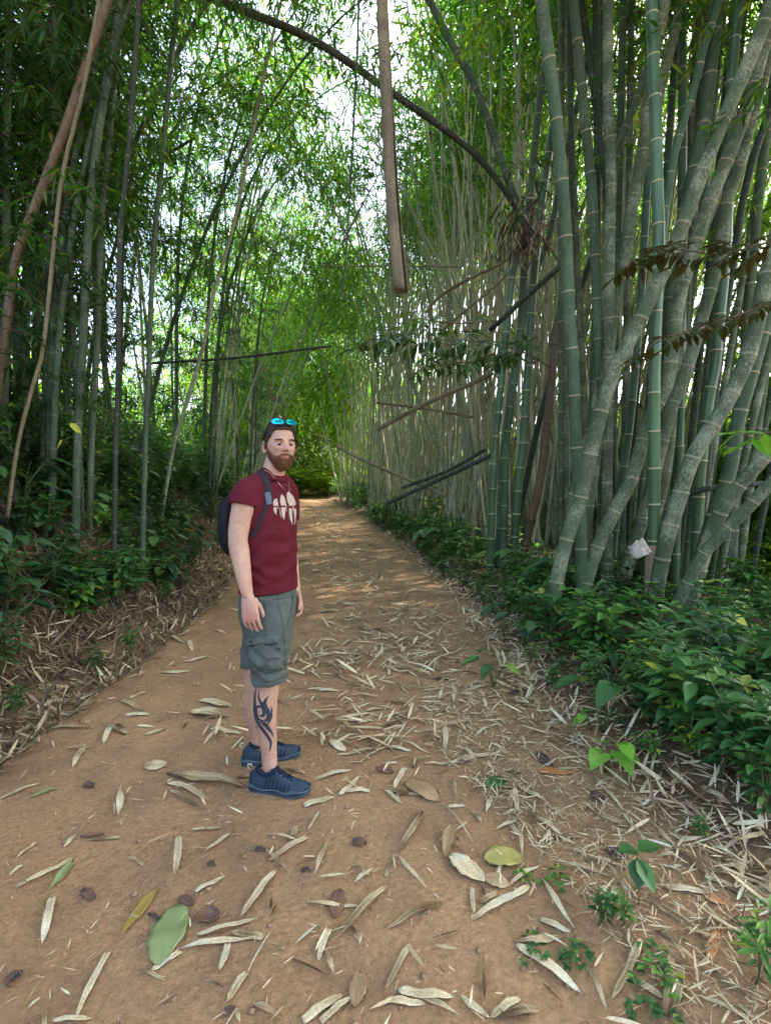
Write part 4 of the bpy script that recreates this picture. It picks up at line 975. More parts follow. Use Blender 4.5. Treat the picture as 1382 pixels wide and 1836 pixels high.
MC = '''990,1330,1165,1285,30|940,1300,930,1400,30|870,1560,868,1720,40|740,1575,810,1675,20|800,1620,810,1550,25|550,1490,605,1545,22|470,1580,605,1550,14|240,1515,400,1520,25|165,1750,430,1700,16|740,1805,995,1800,20|930,1800,1185,1735,35|1000,1700,1080,1790,30|520,1090,515,1150,28|500,1150,505,1220,20|800,1120,840,1195,24|845,1205,990,1190,12|1000,1030,705,1215,18|780,1000,740,1045,25|650,1070,740,1075,16|560,1270,625,1340,14|700,1420,790,1460,14|810,1490,860,1470,14|830,1330,795,1420,14|90,1120,200,1190,14|90,1180,290,1290,16|40,1320,180,1325,20|150,1380,235,1320,16|300,1430,385,1405,16|300,1455,450,1500,12|340,1460,500,1435,14|70,1580,65,1685,24|100,1620,165,1560,10|200,1610,350,1630,14|140,1640,300,1705,22|500,1690,650,1720,22|660,1830,765,1745,26|550,1640,765,1735,14|380,1740,500,1690,14|390,1110,470,1080,14|0,1080,135,1085,14|180,1035,300,960,26|300,890,370,935,18|400,905,480,935,16|70,860,170,885,16|50,800,180,795,14|640,765,740,740,14|800,790,860,740,12|810,830,885,860,14|860,890,955,850,12|640,860,695,800,16|690,650,600,700,14|1000,1090,1090,1120,14|1100,1500,1240,1475,24|900,1570,895,1640,18|1070,1620,1190,1550,18'''
allp = []
for txt, ox, oy, sc in ((BL, 0, 1380, 2), (BR, 691, 1380, 2), (MC, 560, 880, 3.67)):
    for ln in txt.split('|'):
        x1, y1, x2, y2, wd = map(float, ln.split(',')); allp.append((ox+x1/sc, oy+y1/sc, ox+x2/sc, oy+y2/sc, wd/sc))
for a in '''217,1255,258,1278,10|225,1284,270,1283,7|87,1305,158,1308,8|152,1338,131,1378,11|190,1302,225,1320,7|203,1303,186,1335,11|210,1300,228,1318,11|234,1253,262,1243,6|288,1208,343,1206,6|255,1210,263,1190,10|260,1318,298,1310,5|330,1188,375,1178,5|380,1307,432,1318,9|360,1256,415,1268,14|362,1278,392,1290,8|70,1235,130,1240,12|65,1285,125,1280,8|100,1255,150,1262,9|5,1315,30,1300,8|80,1270,110,1250,14|380,1130,405,1137,5|305,1140,330,1155,7|340,1150,345,1170,9'''.split('|'):
    allp.append(tuple(map(float, a.split(','))))
def lab_leaf(x1, y1, x2, y2, wd):
    L = math.hypot(x2-x1, y2-y1); k = 'long dry leaf' if L > 60 else 'straw stalk' if wd < 5 else 'broad dry leaf' if wd > 12 else 'short dry leaf'
    return k+' '+zone_p((x1+x2)/2, (y1+y2)/2)
for q in allp: flat_leaf(*q, 'straw', lab_leaf(*q))
for _ in range(110):
    y = 1.3+random.random()**1.2*3.4; x = random.uniform(XL(y), XR(y)+.2) if random.random() < .35 else random.uniform(XR(y)-.8, XR(y)+.25); a = random.uniform(0, 6.28); L = random.uniform(.03, .09)
    d = Vector((x, y, 0))-CAM
    def pj(X):
        v = Vector(X)-CAM; f = v.y*cp-v.z*sp; u = v.y*sp+v.z*cp; return 691+v.x/f*FPX, 918-u/f*FPX
    p1 = pj((x-math.cos(a)*L, y-math.sin(a)*L, 0)); p2 = pj((x+math.cos(a)*L, y+math.sin(a)*L, 0)); wd = max(4, .012*FPX/y*random.uniform(.6, 1.2))
    if 0 < p1[0] < 1382 and p1[1] < 1836: flat_leaf(*p1, *p2, wd, 'straw', lab_leaf(*p1, *p2, wd), var=random.uniform(.15, .9))
def sp_leaf(x1, y1, x2, y2, w_, mat, lab, prof=OV, name='fallen_leaf', **k): flat_leaf(x1, y1, x2, y2, w_, mat, lab, name, prof, None, **k)
OVB = OVB_
sp_leaf(320, 1625, 283, 1736, 74, 'greenfallen', 'big flat olive-green oval leaf lying on the dirt at lower left', OVB, curl=.03, var=.5)
sp_leaf(283, 1598, 218, 1684, 25, 'yellowfallen', 'yellow-brown pointed leaf left of the big green oval leaf', var=.2)
sp_leaf(133, 1550, 90, 1600, 24, 'greenfallen', 'folded pale green leaf near the left edge', curl=.25)
sp_leaf(103, 1416, 53, 1434, 15, 'greenfallen', 'green leaf at the far left level with the shoes')
sp_leaf(352, 1648, 394, 1650, 36, 'brownleaf', 'dark crumpled leaf right of the big green oval leaf', OVB, curl=.3, var=.9)
sp_leaf(322, 1612, 346, 1626, 20, 'brownleaf', 'small dark leaf touching the stalk of the big green leaf', OVB, var=.8)
sp_leaf(265, 1643, 290, 1655, 14, 'brownleaf', 'small maroon curled leaf between the yellow and green leaves', var=.4, curl=.3)
sp_leaf(610, 1600, 600, 1650, 34, 'brownleaf', 'dark grey-brown veined leaf lying across a pale strip below the shoes', OVB, var=.9)
sp_leaf(645, 1748, 636, 1815, 38, 'tanleaf', 'tan leaf pressed into the dirt at the bottom centre', OVB, var=.1)
sp_leaf(150, 1410, 170, 1415, 14, 'brownleaf', 'dark crumpled leaf at left level with the shoes', OVB, curl=.4)
sp_leaf(145, 1505, 188, 1500, 16, 'brownleaf', 'curled grey leaf left of centre foreground', curl=.3, var=1)
sp_leaf(148, 1600, 172, 1618, 18, 'brownleaf', 'dark flat leaf scrap below the folded pale green leaf', OVB, var=.7)
sp_leaf(12, 1775, 40, 1745, 20, 'brownleaf', 'dark curled leaf in the lower left corner', OVB, curl=.3, var=.4)
sp_leaf(372, 1552, 386, 1556, 13, 'brownleaf', 'small dark scrap below the grey strip leaf', OVB, curl=.3)
sp_leaf(457, 1524, 475, 1528, 12, 'brownleaf', 'little purple scrap left of the crossed pale strips', OVB, var=.3)
sp_leaf(540, 1562, 556, 1566, 14, 'brownleaf', 'small dark leaf right of the crossed pale strips', OVB, var=.5)
sp_leaf(632, 1510, 658, 1518, 17, 'brownleaf', 'purple-brown leaf under the star of pale strips', OVB, var=.6)
sp_leaf(400, 1828, 422, 1812, 22, 'brownleaf', 'dark leaf at the bottom edge left of centre', OVB, var=.7)
sp_leaf(300, 1392, 434, 1416, 22, 'straw', 'large grey-tan curled husk lying left of the near shoe', curl=.3, var=.3, name='bamboo_husk')
sp_leaf(258, 1376, 300, 1374, 26, 'straw', 'ragged pale leaf at the left end of the grey-tan husk', OVB, var=.6)
sp_leaf(452, 1806, 504, 1834, 11, 'tanleaf', 'orange-tan curled strip at the bottom edge', curl=.3, var=.8)
sp_leaf(728, 1402, 786, 1440, 34, 'tanleaf', 'broad tan leaf flat on the dirt right of the shoes', OVB, var=.2)
sp_leaf(810, 1482, 798, 1546, 25, 'tanleaf', 'narrow tan leaf standing above the cream oval leaf', var=.3, curl=.2)
sp_leaf(808, 1538, 868, 1588, 38, 'straw', 'cream oval leaf with a raised rim right of centre', OVB, var=.9, curl=.15)
sp_leaf(868, 1548, 938, 1545, 38, 'yellowfallen', 'wavy yellow-green leaf right of the cream oval leaf', OVB, var=1., curl=.12)
sp_leaf(868, 1575, 912, 1592, 28, 'tanleaf', 'tan leaf tucked under the cream oval leaf', OVB, var=.8)
sp_leaf(958, 1386, 1035, 1391, 17, 'orangeleaf', 'orange-brown long leaf on the dirt near the right verge', OV, var=.3)
sp_leaf(868, 1418, 906, 1402, 28, 'plant', 'small fresh green leaf flat on the dirt right of centre', OVB, var=.7)
sp_leaf(1286, 1674, 1266, 1742, 22, 'orangeleaf', 'pinkish tan leaf lying near the lower right edge', var=.9)
sp_leaf(1212, 1730, 1196, 1834, 32, 'straw', 'thick pale speckled husk at the bottom right', var=.35, curl=.25, name='bamboo_husk', prof=((0, .7, 0), (.1, 1, 0), (.8, .9, 0), (1, .5, 0)))
sp_leaf(1206, 1527, 1302, 1598, 12, 'brownleaf', 'blue-grey flat strip in the straw near the right edge', var=1, prof=LANC)
sp_leaf(1262, 1616, 1300, 1622, 13, 'orangeleaf', 'bright orange leaf scrap in the straw at right', OVB, var=1)
sp_leaf(1085, 1525, 1125, 1545, 26, 'brownleaf', 'black rotten leaf left of the four-leaf seedling', OVB, var=.0)
sp_leaf(1060, 1425, 1082, 1445, 20, 'brownleaf', 'dark crinkled leaf at the verge below the bright plant', OVB, var=.2, curl=.3)
sp_leaf(960, 1350, 990, 1385, 22, 'brownleaf', 'dark wet leaf just above the orange-brown leaf', OVB, var=.1)
sp_leaf(912, 1240, 946, 1250, 14, 'brownleaf', 'blackish leaf scrap below the pale green lobed plant', OVB, var=.1)
sp_leaf(675, 1380, 705, 1388, 14, 'brownleaf', 'bluish dark scrap right of the far shoe', OVB, var=1)
sp_leaf(590, 1330, 620, 1350, 18, 'straw', 'pale ragged leaf just ahead of the far shoe', OVB, var=.9)
sp_leaf(340, 1280, 410, 1287, 22, 'straw', 'tangled pale leaf bunch left of the far shoe', OVB, var=.5, curl=.2)
# twig at the left edge
cane('thin dark twig lying at the left edge by the green leaf', [(0, 1495), (45, 1462), (75, 1436), (100, 1420)], 7, (2.25, 2.42), 'culm_dark', 3, name='twig', cat='twig', taper=(1, .5), n=7)

# ------------------------------------------------------------------ the man
def loft(rings, n=20, cap=True):
    "rings: (centre, axis vector a, axis vector b) -> closed tube"
    V = []
    for c, a, b in rings:
        for j in range(n):
            t = 2*math.pi*j/n; V.append(tuple(Vector(c)+Vector(a)*math.cos(t)+Vector(b)*math.sin(t)))
    k = len(rings); F = [(i*n+j, i*n+(j+1) % n, (i+1)*n+(j+1) % n, (i+1)*n+j) for i in range(k-1) for j in range(n)]
    if cap: F += [tuple(range(n-1, -1, -1)), tuple((k-1)*n+j for j in range(n))]
    return V, F
def limb(mb, pts, n=16):
    "pts: (centre, r_side, r_front, side_vector) joined by an elliptical taper, rounded ends"
    C_ = [Vector(p[0]) for p in pts]; k = len(C_); R_ = []
    cs = catmull(C_, 4); m = len(cs)
    for i, c in enumerate(cs):
        u = i/4; j = min(k-2, int(u)); t = u-j; t = t*t*(3-2*t) if False else t
        a = pts[j][1]*(1-t)+pts[j+1][1]*t; b = pts[j][2]*(1-t)+pts[j+1][2]*t; s = Vector(pts[j][3])
        d = (cs[min(i+1, m-1)]-cs[max(i-1, 0)]).normalized(); s = (s-d*s.dot(d)).normalized(); f = d.cross(s)
        R_.append((c, s*a, f*b))
    d0 = (cs[0]-cs[1]).normalized(); d1 = (cs[-1]-cs[-2]).normalized(); r0 = max(pts[0][1:3]); r1 = max(pts[-1][1:3])
    R_ = [(cs[0]+d0*r0*.85, R_[0][1]*.35, R_[0][2]*.35), (cs[0]+d0*r0*.5, R_[0][1]*.82, R_[0][2]*.82)]+R_+[(cs[-1]+d1*r1*.5, R_[-1][1]*.82, R_[-1][2]*.82), (cs[-1]+d1*r1*.85, R_[-1][1]*.35, R_[-1][2]*.35)]
    V, F = loft(R_, n); mb.add(V, F)
def remeshed(mb, voxel, smooth=4, fac=.5):
    o = mb.build('tmp', []); md = o.modifiers.new('r', 'REMESH'); md.mode = 'VOXEL'; md.voxel_size = voxel
    if smooth: s = o.modifiers.new('s', 'SMOOTH'); s.iterations = smooth; s.factor = fac
    bpy.context.view_layer.update()
    dg = bpy.context.evaluated_depsgraph_get(); me = bpy.data.meshes.new_from_object(o.evaluated_get(dg))
    old = o.data; bpy.data.objects.remove(o); bpy.data.meshes.remove(old)
    V = np.empty(len(me.vertices)*3, np.float32); me.vertices.foreach_get('co', V); V = V.reshape(-1, 3)
    F = [tuple(p.vertices) for p in me.polygons]; Nn = np.empty(len(V)*3, np.float32); me.vertices.foreach_get('normal', Nn); bpy.data.meshes.remove(me)
    return V, F, Nn.reshape(-1, 3)
def bvh_of(V, F): return BVHTree.FromPolygons([tuple(map(float, v)) for v in V], F)
def hit(bvh, px, py, step=-.5, tries=30):
    for i in range(tries):
        d = RAY(px+step*i, py).normalized(); h, n, _, _ = bvh.ray_cast(CAM, d)
        if h is not None: return h, n
    return None, None
def ribbon_on(mb, bvh, pts, off, nc=4, sub=5, m=0, a=0, step=-.5, thick=0.0, maxd=9):
    "flat stroke (px, py, width_px) laid on a surface"
    pp = catmull([(x, y, w_) for x, y, w_ in pts], sub); rows = []
    for i, p in enumerate(pp):
        d = pp[min(i+1, len(pp)-1)]-pp[max(i-1, 0)]; d = Vector((d.x, d.y)).normalized(); nrm_ = Vector((-d.y, d.x)); row = []
        for j in range(-nc, nc+1):
            w_ = max(.05, p.z)*.5*j/nc; h, n = hit(bvh, p.x+nrm_.x*w_, p.y+nrm_.y*w_, step)
            if h is None or h.y > maxd: row = None; break
            o_ = off+thick*(1-abs(j/nc)**4)
            row.append(tuple(h+n*o_))
        if row: rows.append(row)
    k = 2*nc+1
    if len(rows) < 2: return
    mb.add([v for r_ in rows for v in r_], [(i*k+j, i*k+j+1, (i+1)*k+j+1, (i+1)*k+j) for i in range(len(rows)-1) for j in range(k-1)], m, a)

skin, nt_, b_ = newmat('skin', .55, .35)
cS = mix(nt_, ramp(nt_, noise_n(nt_, 45, 4, vec=objvec(nt_)), ((.3, 0.), (.7, 1.))), (.40, .235, .165), (.50, .315, .225))
cS = mix(nt_, ramp(nt_, noise_n(nt_, 7, 4, vec=objvec(nt_)), ((.42, 0.), (.7, .45))), cS, (.42, .19, .15))
cS = mix(nt_, ramp(nt_, noise_n(nt_, 260, 3, vec=objvec(nt_)), ((.60, 0.), (.72, .35))), cS, (.24, .12, .08))
cS = mix(nt_, attr(nt_), cS, (.40, .12, .095)); nt_.links.new(cS, b_.inputs['Base Color'])
b_.inputs['Subsurface Weight'].default_value = .08; b_.inputs['Subsurface Radius'].default_value = (.02, .008, .005); b_.inputs['Subsurface Scale'].default_value = .5
bump(nt_, b_, noise_n(nt_, 420, 3, vec=objvec(nt_)), .12, .002)
M['hair'] = plain('dark_brown_hair', (.016, .009, .006), (.06, .034, .022), 120, .55)
M['beard'] = plain('red_brown_beard', (.085, .032, .012), (.26, .11, .045), 130, .6)
def clothmat(name, c1, c2, sc=900, bmp=.35, rough=.85):
    m, nt, b = newmat(name, rough, .15)
    c = mix(nt, noise_n(nt, 14, 5, vec=objvec(nt)), c1, c2); nt.links.new(c, b.inputs['Base Color'])
    hb = mix(nt, .5, noise_n(nt, sc, 2, vec=objvec(nt)), noise_n(nt, 30, 4, vec=objvec(nt, (1, 1, 1.6)))); bump(nt, b, hb, bmp, .004)
    return m
M['shirt'] = clothmat('maroon_cotton', (.066, .006, .012), (.115, .013, .023))
M['shorts'] = clothmat('grey_green_canvas', (.066, .082, .070), (.098, .115, .10), 700)
M['print'] = plain('cream_print', (.30, .25, .20), (.52, .46, .39), 160, .8)
M['tattoo'] = plain('tattoo_ink', (.018, .032, .045), (.03, .05, .065), 60, .5)
M['blackfab'] = clothmat('black_nylon', (.005, .006, .008), (.012, .013, .016), 600, .4, .6)
M['strap'] = clothmat('black_strap', (.012, .013, .018), (.03, .032, .042), 800)
M['shoe'] = clothmat('navy_shoe_fabric', (.020, .034, .052), (.034, .055, .08), 500, .5, .6)
M['shoe_dark'] = clothmat('dark_shoe_fabric', (.008, .014, .028), (.016, .026, .048), 500)
M['sole'] = plain('rubber_sole', (.012, .026, .045), (.03, .055, .08), 60, .6)
M['solelight'] = plain('sole_stripe', (.09, .14, .18), (.13, .19, .24), 40, .6)
M['beige'] = plain('beige_loop', (.30, .27, .17), (.40, .36, .24), 60, .7)
M['eye'] = plain('eye_white', (.5, .46, .42), (.56, .52, .48), 10, .25)
M['iris'] = plain('iris', (.03, .02, .012), (.06, .045, .025), 300, .15)
mm, nt_, b_ = newmat('mirror_lens', .18, .5); b_.inputs['Base Color'].default_value = (.0, .42, .48, 1); b_.inputs['Metallic'].default_value = .6; M['lens'] = mm
M['frame'] = plain('black_plastic', (.008, .008, .01), (.014, .014, .016), 10, .3)
mm, nt_, b_ = newmat('metal_thread', .3, .5); b_.inputs['Base Color'].default_value = (.62, .5, .38, 1); b_.inputs['Metallic'].default_value = .8; M['chain'] = mm

def facing(deg): return Vector((math.cos(R(deg)), math.sin(R(deg)), 0))
UP = Vector((0, 0, 1)); AZT = -27
f_t = facing(AZT); l_t = Vector((-f_t.y, f_t.x, 0))          # torso forward, his left (away from the camera)
f_h = facing(-61); l_h = Vector((-f_h.y, f_h.x, 0))
YB = 2.50
# --- head shape (local x = his left, y = forward, z = up)
def head_surface(nu=150, nv=110):
    th = np.linspace(0, 2*math.pi, nu, endpoint=False); ph = np.linspace(-math.pi/2+.02, math.pi/2-.02, nv)
    T, Q = np.meshgrid(th, ph); dx = np.cos(Q)*np.sin(T); dy = np.cos(Q)*np.cos(T); dz = np.sin(Q)
    # denser detail on the face comes from displacement below
    x = .0745*np.sign(dx)*np.abs(dx)**.92; y = .097*dy; z = .118*dz
    lo = np.clip(-dz, 0, 1)
    x = x*(1-.26*lo**1.3); x = x*(1+.03*np.clip(dz, 0, 1))
    back = dy < 0
    y = np.where(back, y*(1-.5*lo**1.1), y*(1-.05*lo)); y = y+.010*lo**2
    fr = np.clip(dy, 0, 1)
    y = y-.006*fr*np.exp(-((z-.075)/.03)**2)                      # forehead slope
    g = lambda a, s: np.exp(-(a/s)**2)
    F_ = np.clip(dy*2.5, 0, 1)
    ramp_ = np.clip((.026-z)/.052, 0, 1)**1.15*np.where(z < -.027, np.clip(1-(-.027-z)/.0115, 0, 1), 1)
    y = y+F_*.0265*g(x, .0105+.004*ramp_)*ramp_
    y = y+F_*.007*(g(x-.0145, .006)+g(x+.0145, .006))*g(z+.030, .008)
    y = y-F_*.0150*(g(x-.031, .0165)+g(x+.031, .0165))*g(z-.003, .0125)
    y = y+F_*.0060*(g(x-.030, .022)+g(x+.030, .022))*g(z-.022, .008)
    y = y+F_*.0050*(g(x-.043, .016)+g(x+.043, .016))*g(z+.018, .016)
    y = y+F_*(.0060*g(x, .021)*g(z+.056, .0048)+.0068*g(x, .018)*g(z+.0665, .0055)-.0035*g(x, .024)*g(z+.0612, .0022)-.004*g(x, .02)*g(z+.077, .006))
    y = y+F_*.004*g(x, .03)*g(z+.058, .022)
    y = y+F_*.009*g(x, .022)*g(z+.098, .016)
    x = x*(1-.05*g(z-.03, .02)*F_)
    return np.stack([x, y, z], -1), dx, dy, dz
HS = .94
def head_to_world(p, c, tilt=4):
    p = np.asarray(p, float)*(HS if HS and not isinstance(c, tuple) else 1); ct, st = math.cos(R(tilt)), math.sin(R(tilt))
    y = p[..., 1]*ct+p[..., 2]*0; xx = p[..., 0]; yy = p[..., 1]*ct-p[..., 2]*st; zz = p[..., 1]*st+p[..., 2]*ct
    L_ = np.array(l_h); Ff = np.array(f_h)
    return np.array(c)+xx[..., None]*L_+yy[..., None]*Ff+zz[..., None]*np.array([0, 0, 1.])
HC = P(502.5, 799, 2.475)
HP, hdx, hdy, hdz = head_surface()
nv_, nu_ = HP.shape[:2]
def grid_faces(nv, nu, mask=None):
    F = []
    for i in range(nv-1):
        for j in range(nu):
            q = (i*nu+j, i*nu+(j+1) % nu, (i+1)*nu+(j+1) % nu, (i+1)*nu+j)
            if mask is None or all(mask[k] for k in q): F.append(q)
    return F
body = MB()
hw = head_to_world(HP, HC, 0).reshape(-1, 3)
body.add(hw, grid_faces(nv_, nu_)+[tuple(range(nu_-1, -1, -1)), tuple((nv_-1)*nu_+j for j in range(nu_))])
def hp(x, y, z): return Vector(head_to_world(np.array([x, y, z]), HC, 0))
for sg in (1, -1):   # ears: shell and rim
    rim = []
    for k in range(13):
        t = -1.9+k*.40; rim.append(hp(sg*(.079+.006*math.sin(t*.5+1)), -.010-.016*math.cos(t)*1-.003, -.008+.028*math.sin(t)-(.004 if t < -1 else 0)))
    tube(body, rim, [.0045]*13, 8)
    V, F = loft([(hp(sg*.070, -.006, -.010), (hp(0, .014, 0)-hp(0, 0, 0)), (hp(0, 0, .026)-hp(0, 0, 0))), (hp(sg*.080, -.012, -.009), (hp(0, .0125, 0)-hp(0, 0, 0)), (hp(0, 0, .024)-hp(0, 0, 0)))], 14); body.add(V, F)
    V, F = loft([(hp(sg*.074, 0, -.032), hp(0, .006, 0)-hp(0, 0, 0), hp(0, 0, .009)-hp(0, 0, 0)), (hp(sg*.080, -.003, -.032), hp(0, .005, 0)-hp(0, 0, 0), hp(0, 0, .008)-hp(0, 0, 0))], 10); body.add(V, F)
# neck, trunk
nb = P(487, 866, YB)
limb(body, [(HC+f_h*-.022+UP*-.03, .050, .053, l_t), (P(493, 836, 2.49), .052, .054, l_t), (P(490, 852, 2.495), .055, .055, l_t), (nb-UP*.04, .06, .055, l_t)], 20)
S1 = P(480, 884, YB)-l_t*.165-UP*.0; S2 = P(480, 884, YB)+l_t*.165
limb(body, [(S1, .04, .04, f_t), (P(484, 882, YB), .035, .04, f_t), (S2, .04, .04, f_t)])
for py, a, b in (): pass
limb(body, [(P(482, 905, YB), .09, .06, l_t), (P(481, 930, YB), .11, .07, l_t), (P(482, 990, YB), .10, .07, l_t), (P(482, 1050, YB), .11, .075, l_t), (P(482, 1085, YB), .11, .075, l_t)], 24)
# near (right) arm, relaxed, back of the hand to the camera
EL = P(427, 966, 2.325); WR = P(443.5, 1064, 2.28); SH = S1
limb(body, [(SH, .052, .054, f_t), (P(437, 905, 2.345), .053, .055, f_t), (P(430, 940, 2.335), .048, .050, f_t), (EL, .043, .046, f_t), (P(430, 990, 2.32), .043, .048, f_t), (P(435, 1020, 2.30), .036, .042, f_t), (P(440, 1048, 2.285), .028, .034, f_t), (WR, .0225, .030, f_t)], 18)
# far (left) arm mostly behind the trunk
WL = P(531, 1060, 2.62); EL2 = P(514, 968, 2.70)
limb(body, [(S2, .052, .052, f_t), (EL2, .042, .044, f_t), (P(520, 1000, 2.68), .042, .044, f_t), (WL, .022, .028, f_t)], 16)
def hand(wr, knuck, ax_w, back, len_f, curl, thumb_side, sc=1.0):
    """wr wrist, knuck knuckle centre, ax_w unit vector across the knuckles (towards the thumb), back = unit vector of the back of the hand"""
    d = (knuck-wr).normalized()
    limb(body, [(wr, .026*sc, .018*sc, ax_w), (wr.lerp(knuck, .45), .036*sc, .017*sc, ax_w), (wr.lerp(knuck, .85), .041*sc, .0145*sc, ax_w), (knuck, .040*sc, .012*sc, ax_w)], 16)
    for k, (off, ln, rr) in enumerate(((.033, .95, .0086), (.011, 1.05, .0088), (-.011, .98, .0084), (-.0325, .80, .0076))):
        base = knuck+ax_w*off*sc-d*.004; ph = [.043*ln*len_f, .027*ln*len_f, .021*ln*len_f]; q = base; dd = d.copy(); pts = [(base-d*.012, rr*sc, rr*sc, ax_w), (base, rr*1.06*sc, rr*1.06*sc, ax_w)]
        ang = 0
        for s_, (L_, cu) in enumerate(zip(ph, (curl[0], curl[1], curl[2]))):
            ang += cu*(1+.08*k); dd = (d*math.cos(ang)-back*math.sin(ang)).normalized(); 
            mid = q+dd*L_*.5*sc; q = q+dd*L_*sc
            pts += [(mid, rr*.93*sc*(1-.06*s_), rr*.93*sc*(1-.06*s_), ax_w), (q, rr*.98*sc*(1-.08*s_), rr*.98*sc*(1-.08*s_), ax_w)]
        tube(body, [p[0] for p in pts]+[q+dd*.004*sc], [p[1] for p in pts]+[rr*.5*sc], 10)
    # thumb leaves the side of the palm near its base
    tb = wr.lerp(knuck, .38)+ax_w*.028*sc-back*.006; t1 = tb+(d*.80+ax_w*.42-back*.28).normalized()*.036*sc; t2 = t1+(d*.92+ax_w*.10-back*.35).normalized()*.030*sc; t3 = t2+(d*.93-ax_w*.06-back*.30).normalized()*.022*sc
    tube(body, [tb-d*.012, tb, t1, t1.lerp(t2, .5), t2, t3, t3+(t3-t2)*.18], [.011*sc, .0135*sc, .0108*sc, .0098*sc, .0100*sc, .0082*sc, .004*sc], 10)
    return
K1 = P(449, 1103, 2.262); axw = (facing(-8)+UP*.12).normalized(); dd_ = (K1-WR).normalized(); axw = (axw-dd_*axw.dot(dd_)).normalized(); bk = axw.cross(dd_).normalized()
if bk.y > 0: bk = -bk
hand(WR, K1, axw, bk, .92, (.10, .34, .22), 1)
K2 = P(534.5, 1090, 2.585); dd2 = (K2-WL).normalized(); ax2 = (facing(-42)); ax2 = (ax2-dd2*ax2.dot(dd2)).normalized(); bk2 = ax2.cross(dd2).normalized()
if bk2.y < 0: bk2 = -bk2
hand(WL, K2, ax2, bk2, .9, (.3, .6, .4), 1, .95)
# legs
AN = P(484, 1380, 2.41); AF = P(462.5, 1344, 2.655)
limb(body, [(P(487, 1110, 2.44), .06, .06, f_t), (P(484, 1155, 2.415), .068, .07, f_t), (P(480.5, 1205, 2.40), .059, .061, f_t), (P(479.5, 1228, 2.40), .0575, .058, f_t), (P(475.5, 1268, 2.405), .0595, .056, f_t), (P(478.5, 1310, 2.415), .049, .048, f_t), (P(482.5, 1350, 2.42), .0385, .037, f_t), (AN, .040, .033, f_t), (AN-UP*.035, .034, .028, f_t)], 20)
limb(body, [(P(476, 1110, 2.59), .06, .06, f_t), (P(468, 1150, 2.61), .066, .068, f_t), (P(459, 1195, 2.62), .060, .060, f_t), (P(457.5, 1215, 2.625), .058, .058, f_t), (P(456.5, 1258, 2.635), .058, .055, f_t), (P(459.5, 1300, 2.645), .046, .046, f_t), (P(462, 1328, 2.65), .0385, .036, f_t), (AF, .040, .033, f_t), (AF-UP*.035, .034, .028, f_t)], 20)
bV, bF, bN = remeshed(body, .0025, 3, .45)
# blush attribute: lips, nose tip, ears, knuckles
def bl(c, r, amp): return amp*np.exp(-(np.linalg.norm(bV-np.array(c), axis=1)/r)**2)
va = bl(hp(0, .098, -.0665), .010, .55)+bl(hp(.012, .096, -.064), .009, .45)+bl(hp(-.012, .096, -.064), .009, .45)+bl(hp(0, .12, -.025), .013, .25)+bl(hp(-.08, -.01, -.01), .03, .3)
va += bl(K1, .045, .38)+bl(K1-UP*.05, .035, .42)+bl(K2, .05, .35)+bl(hp(-.045, .07, -.02), .03, .12)+bl(P(427, 966, 2.28), .03, .12)
man = empty('person', ((AN.x+AF.x)/2, (AN.y+AF.y)/2, 0)); tag(man, 'bearded man in maroon t-shirt and grey-green cargo shorts standing sideways on the dirt path', 'person')
mb = MB(); mb.add(bV, bF, 0, np.clip(va, 0, .8)); put(mb.build('body', skin), man)
bvB = bvh_of(bV, bF)
# fine body hair on forearm and shins
pm = rng.choice(len(bV), 24000); q_ = bV[pm]; elz = EL.z
selm = ((q_[:, 2] < elz+.02) & (q_[:, 2] > WR.z-.02) & (q_[:, 1] < 2.42)) | ((q_[:, 2] < .52) & (q_[:, 2] > .14))
pm = pm[selm][:2600]; k_ = len(pm)
mb = MB(); leaves(mb, bV[pm], bN[pm]*.5+np.array([.15, 0, -.8])+rng.normal(size=(k_, 3))*.35, rng.normal(size=(k_, 3)), rng.uniform(.005, .011, k_), .0005, 0.)
M['bodyhair'] = plain('light_brown_body_hair', (.13, .07, .04), (.22, .13, .08), 90); put(mb.build('body_hair', M['bodyhair']), man)
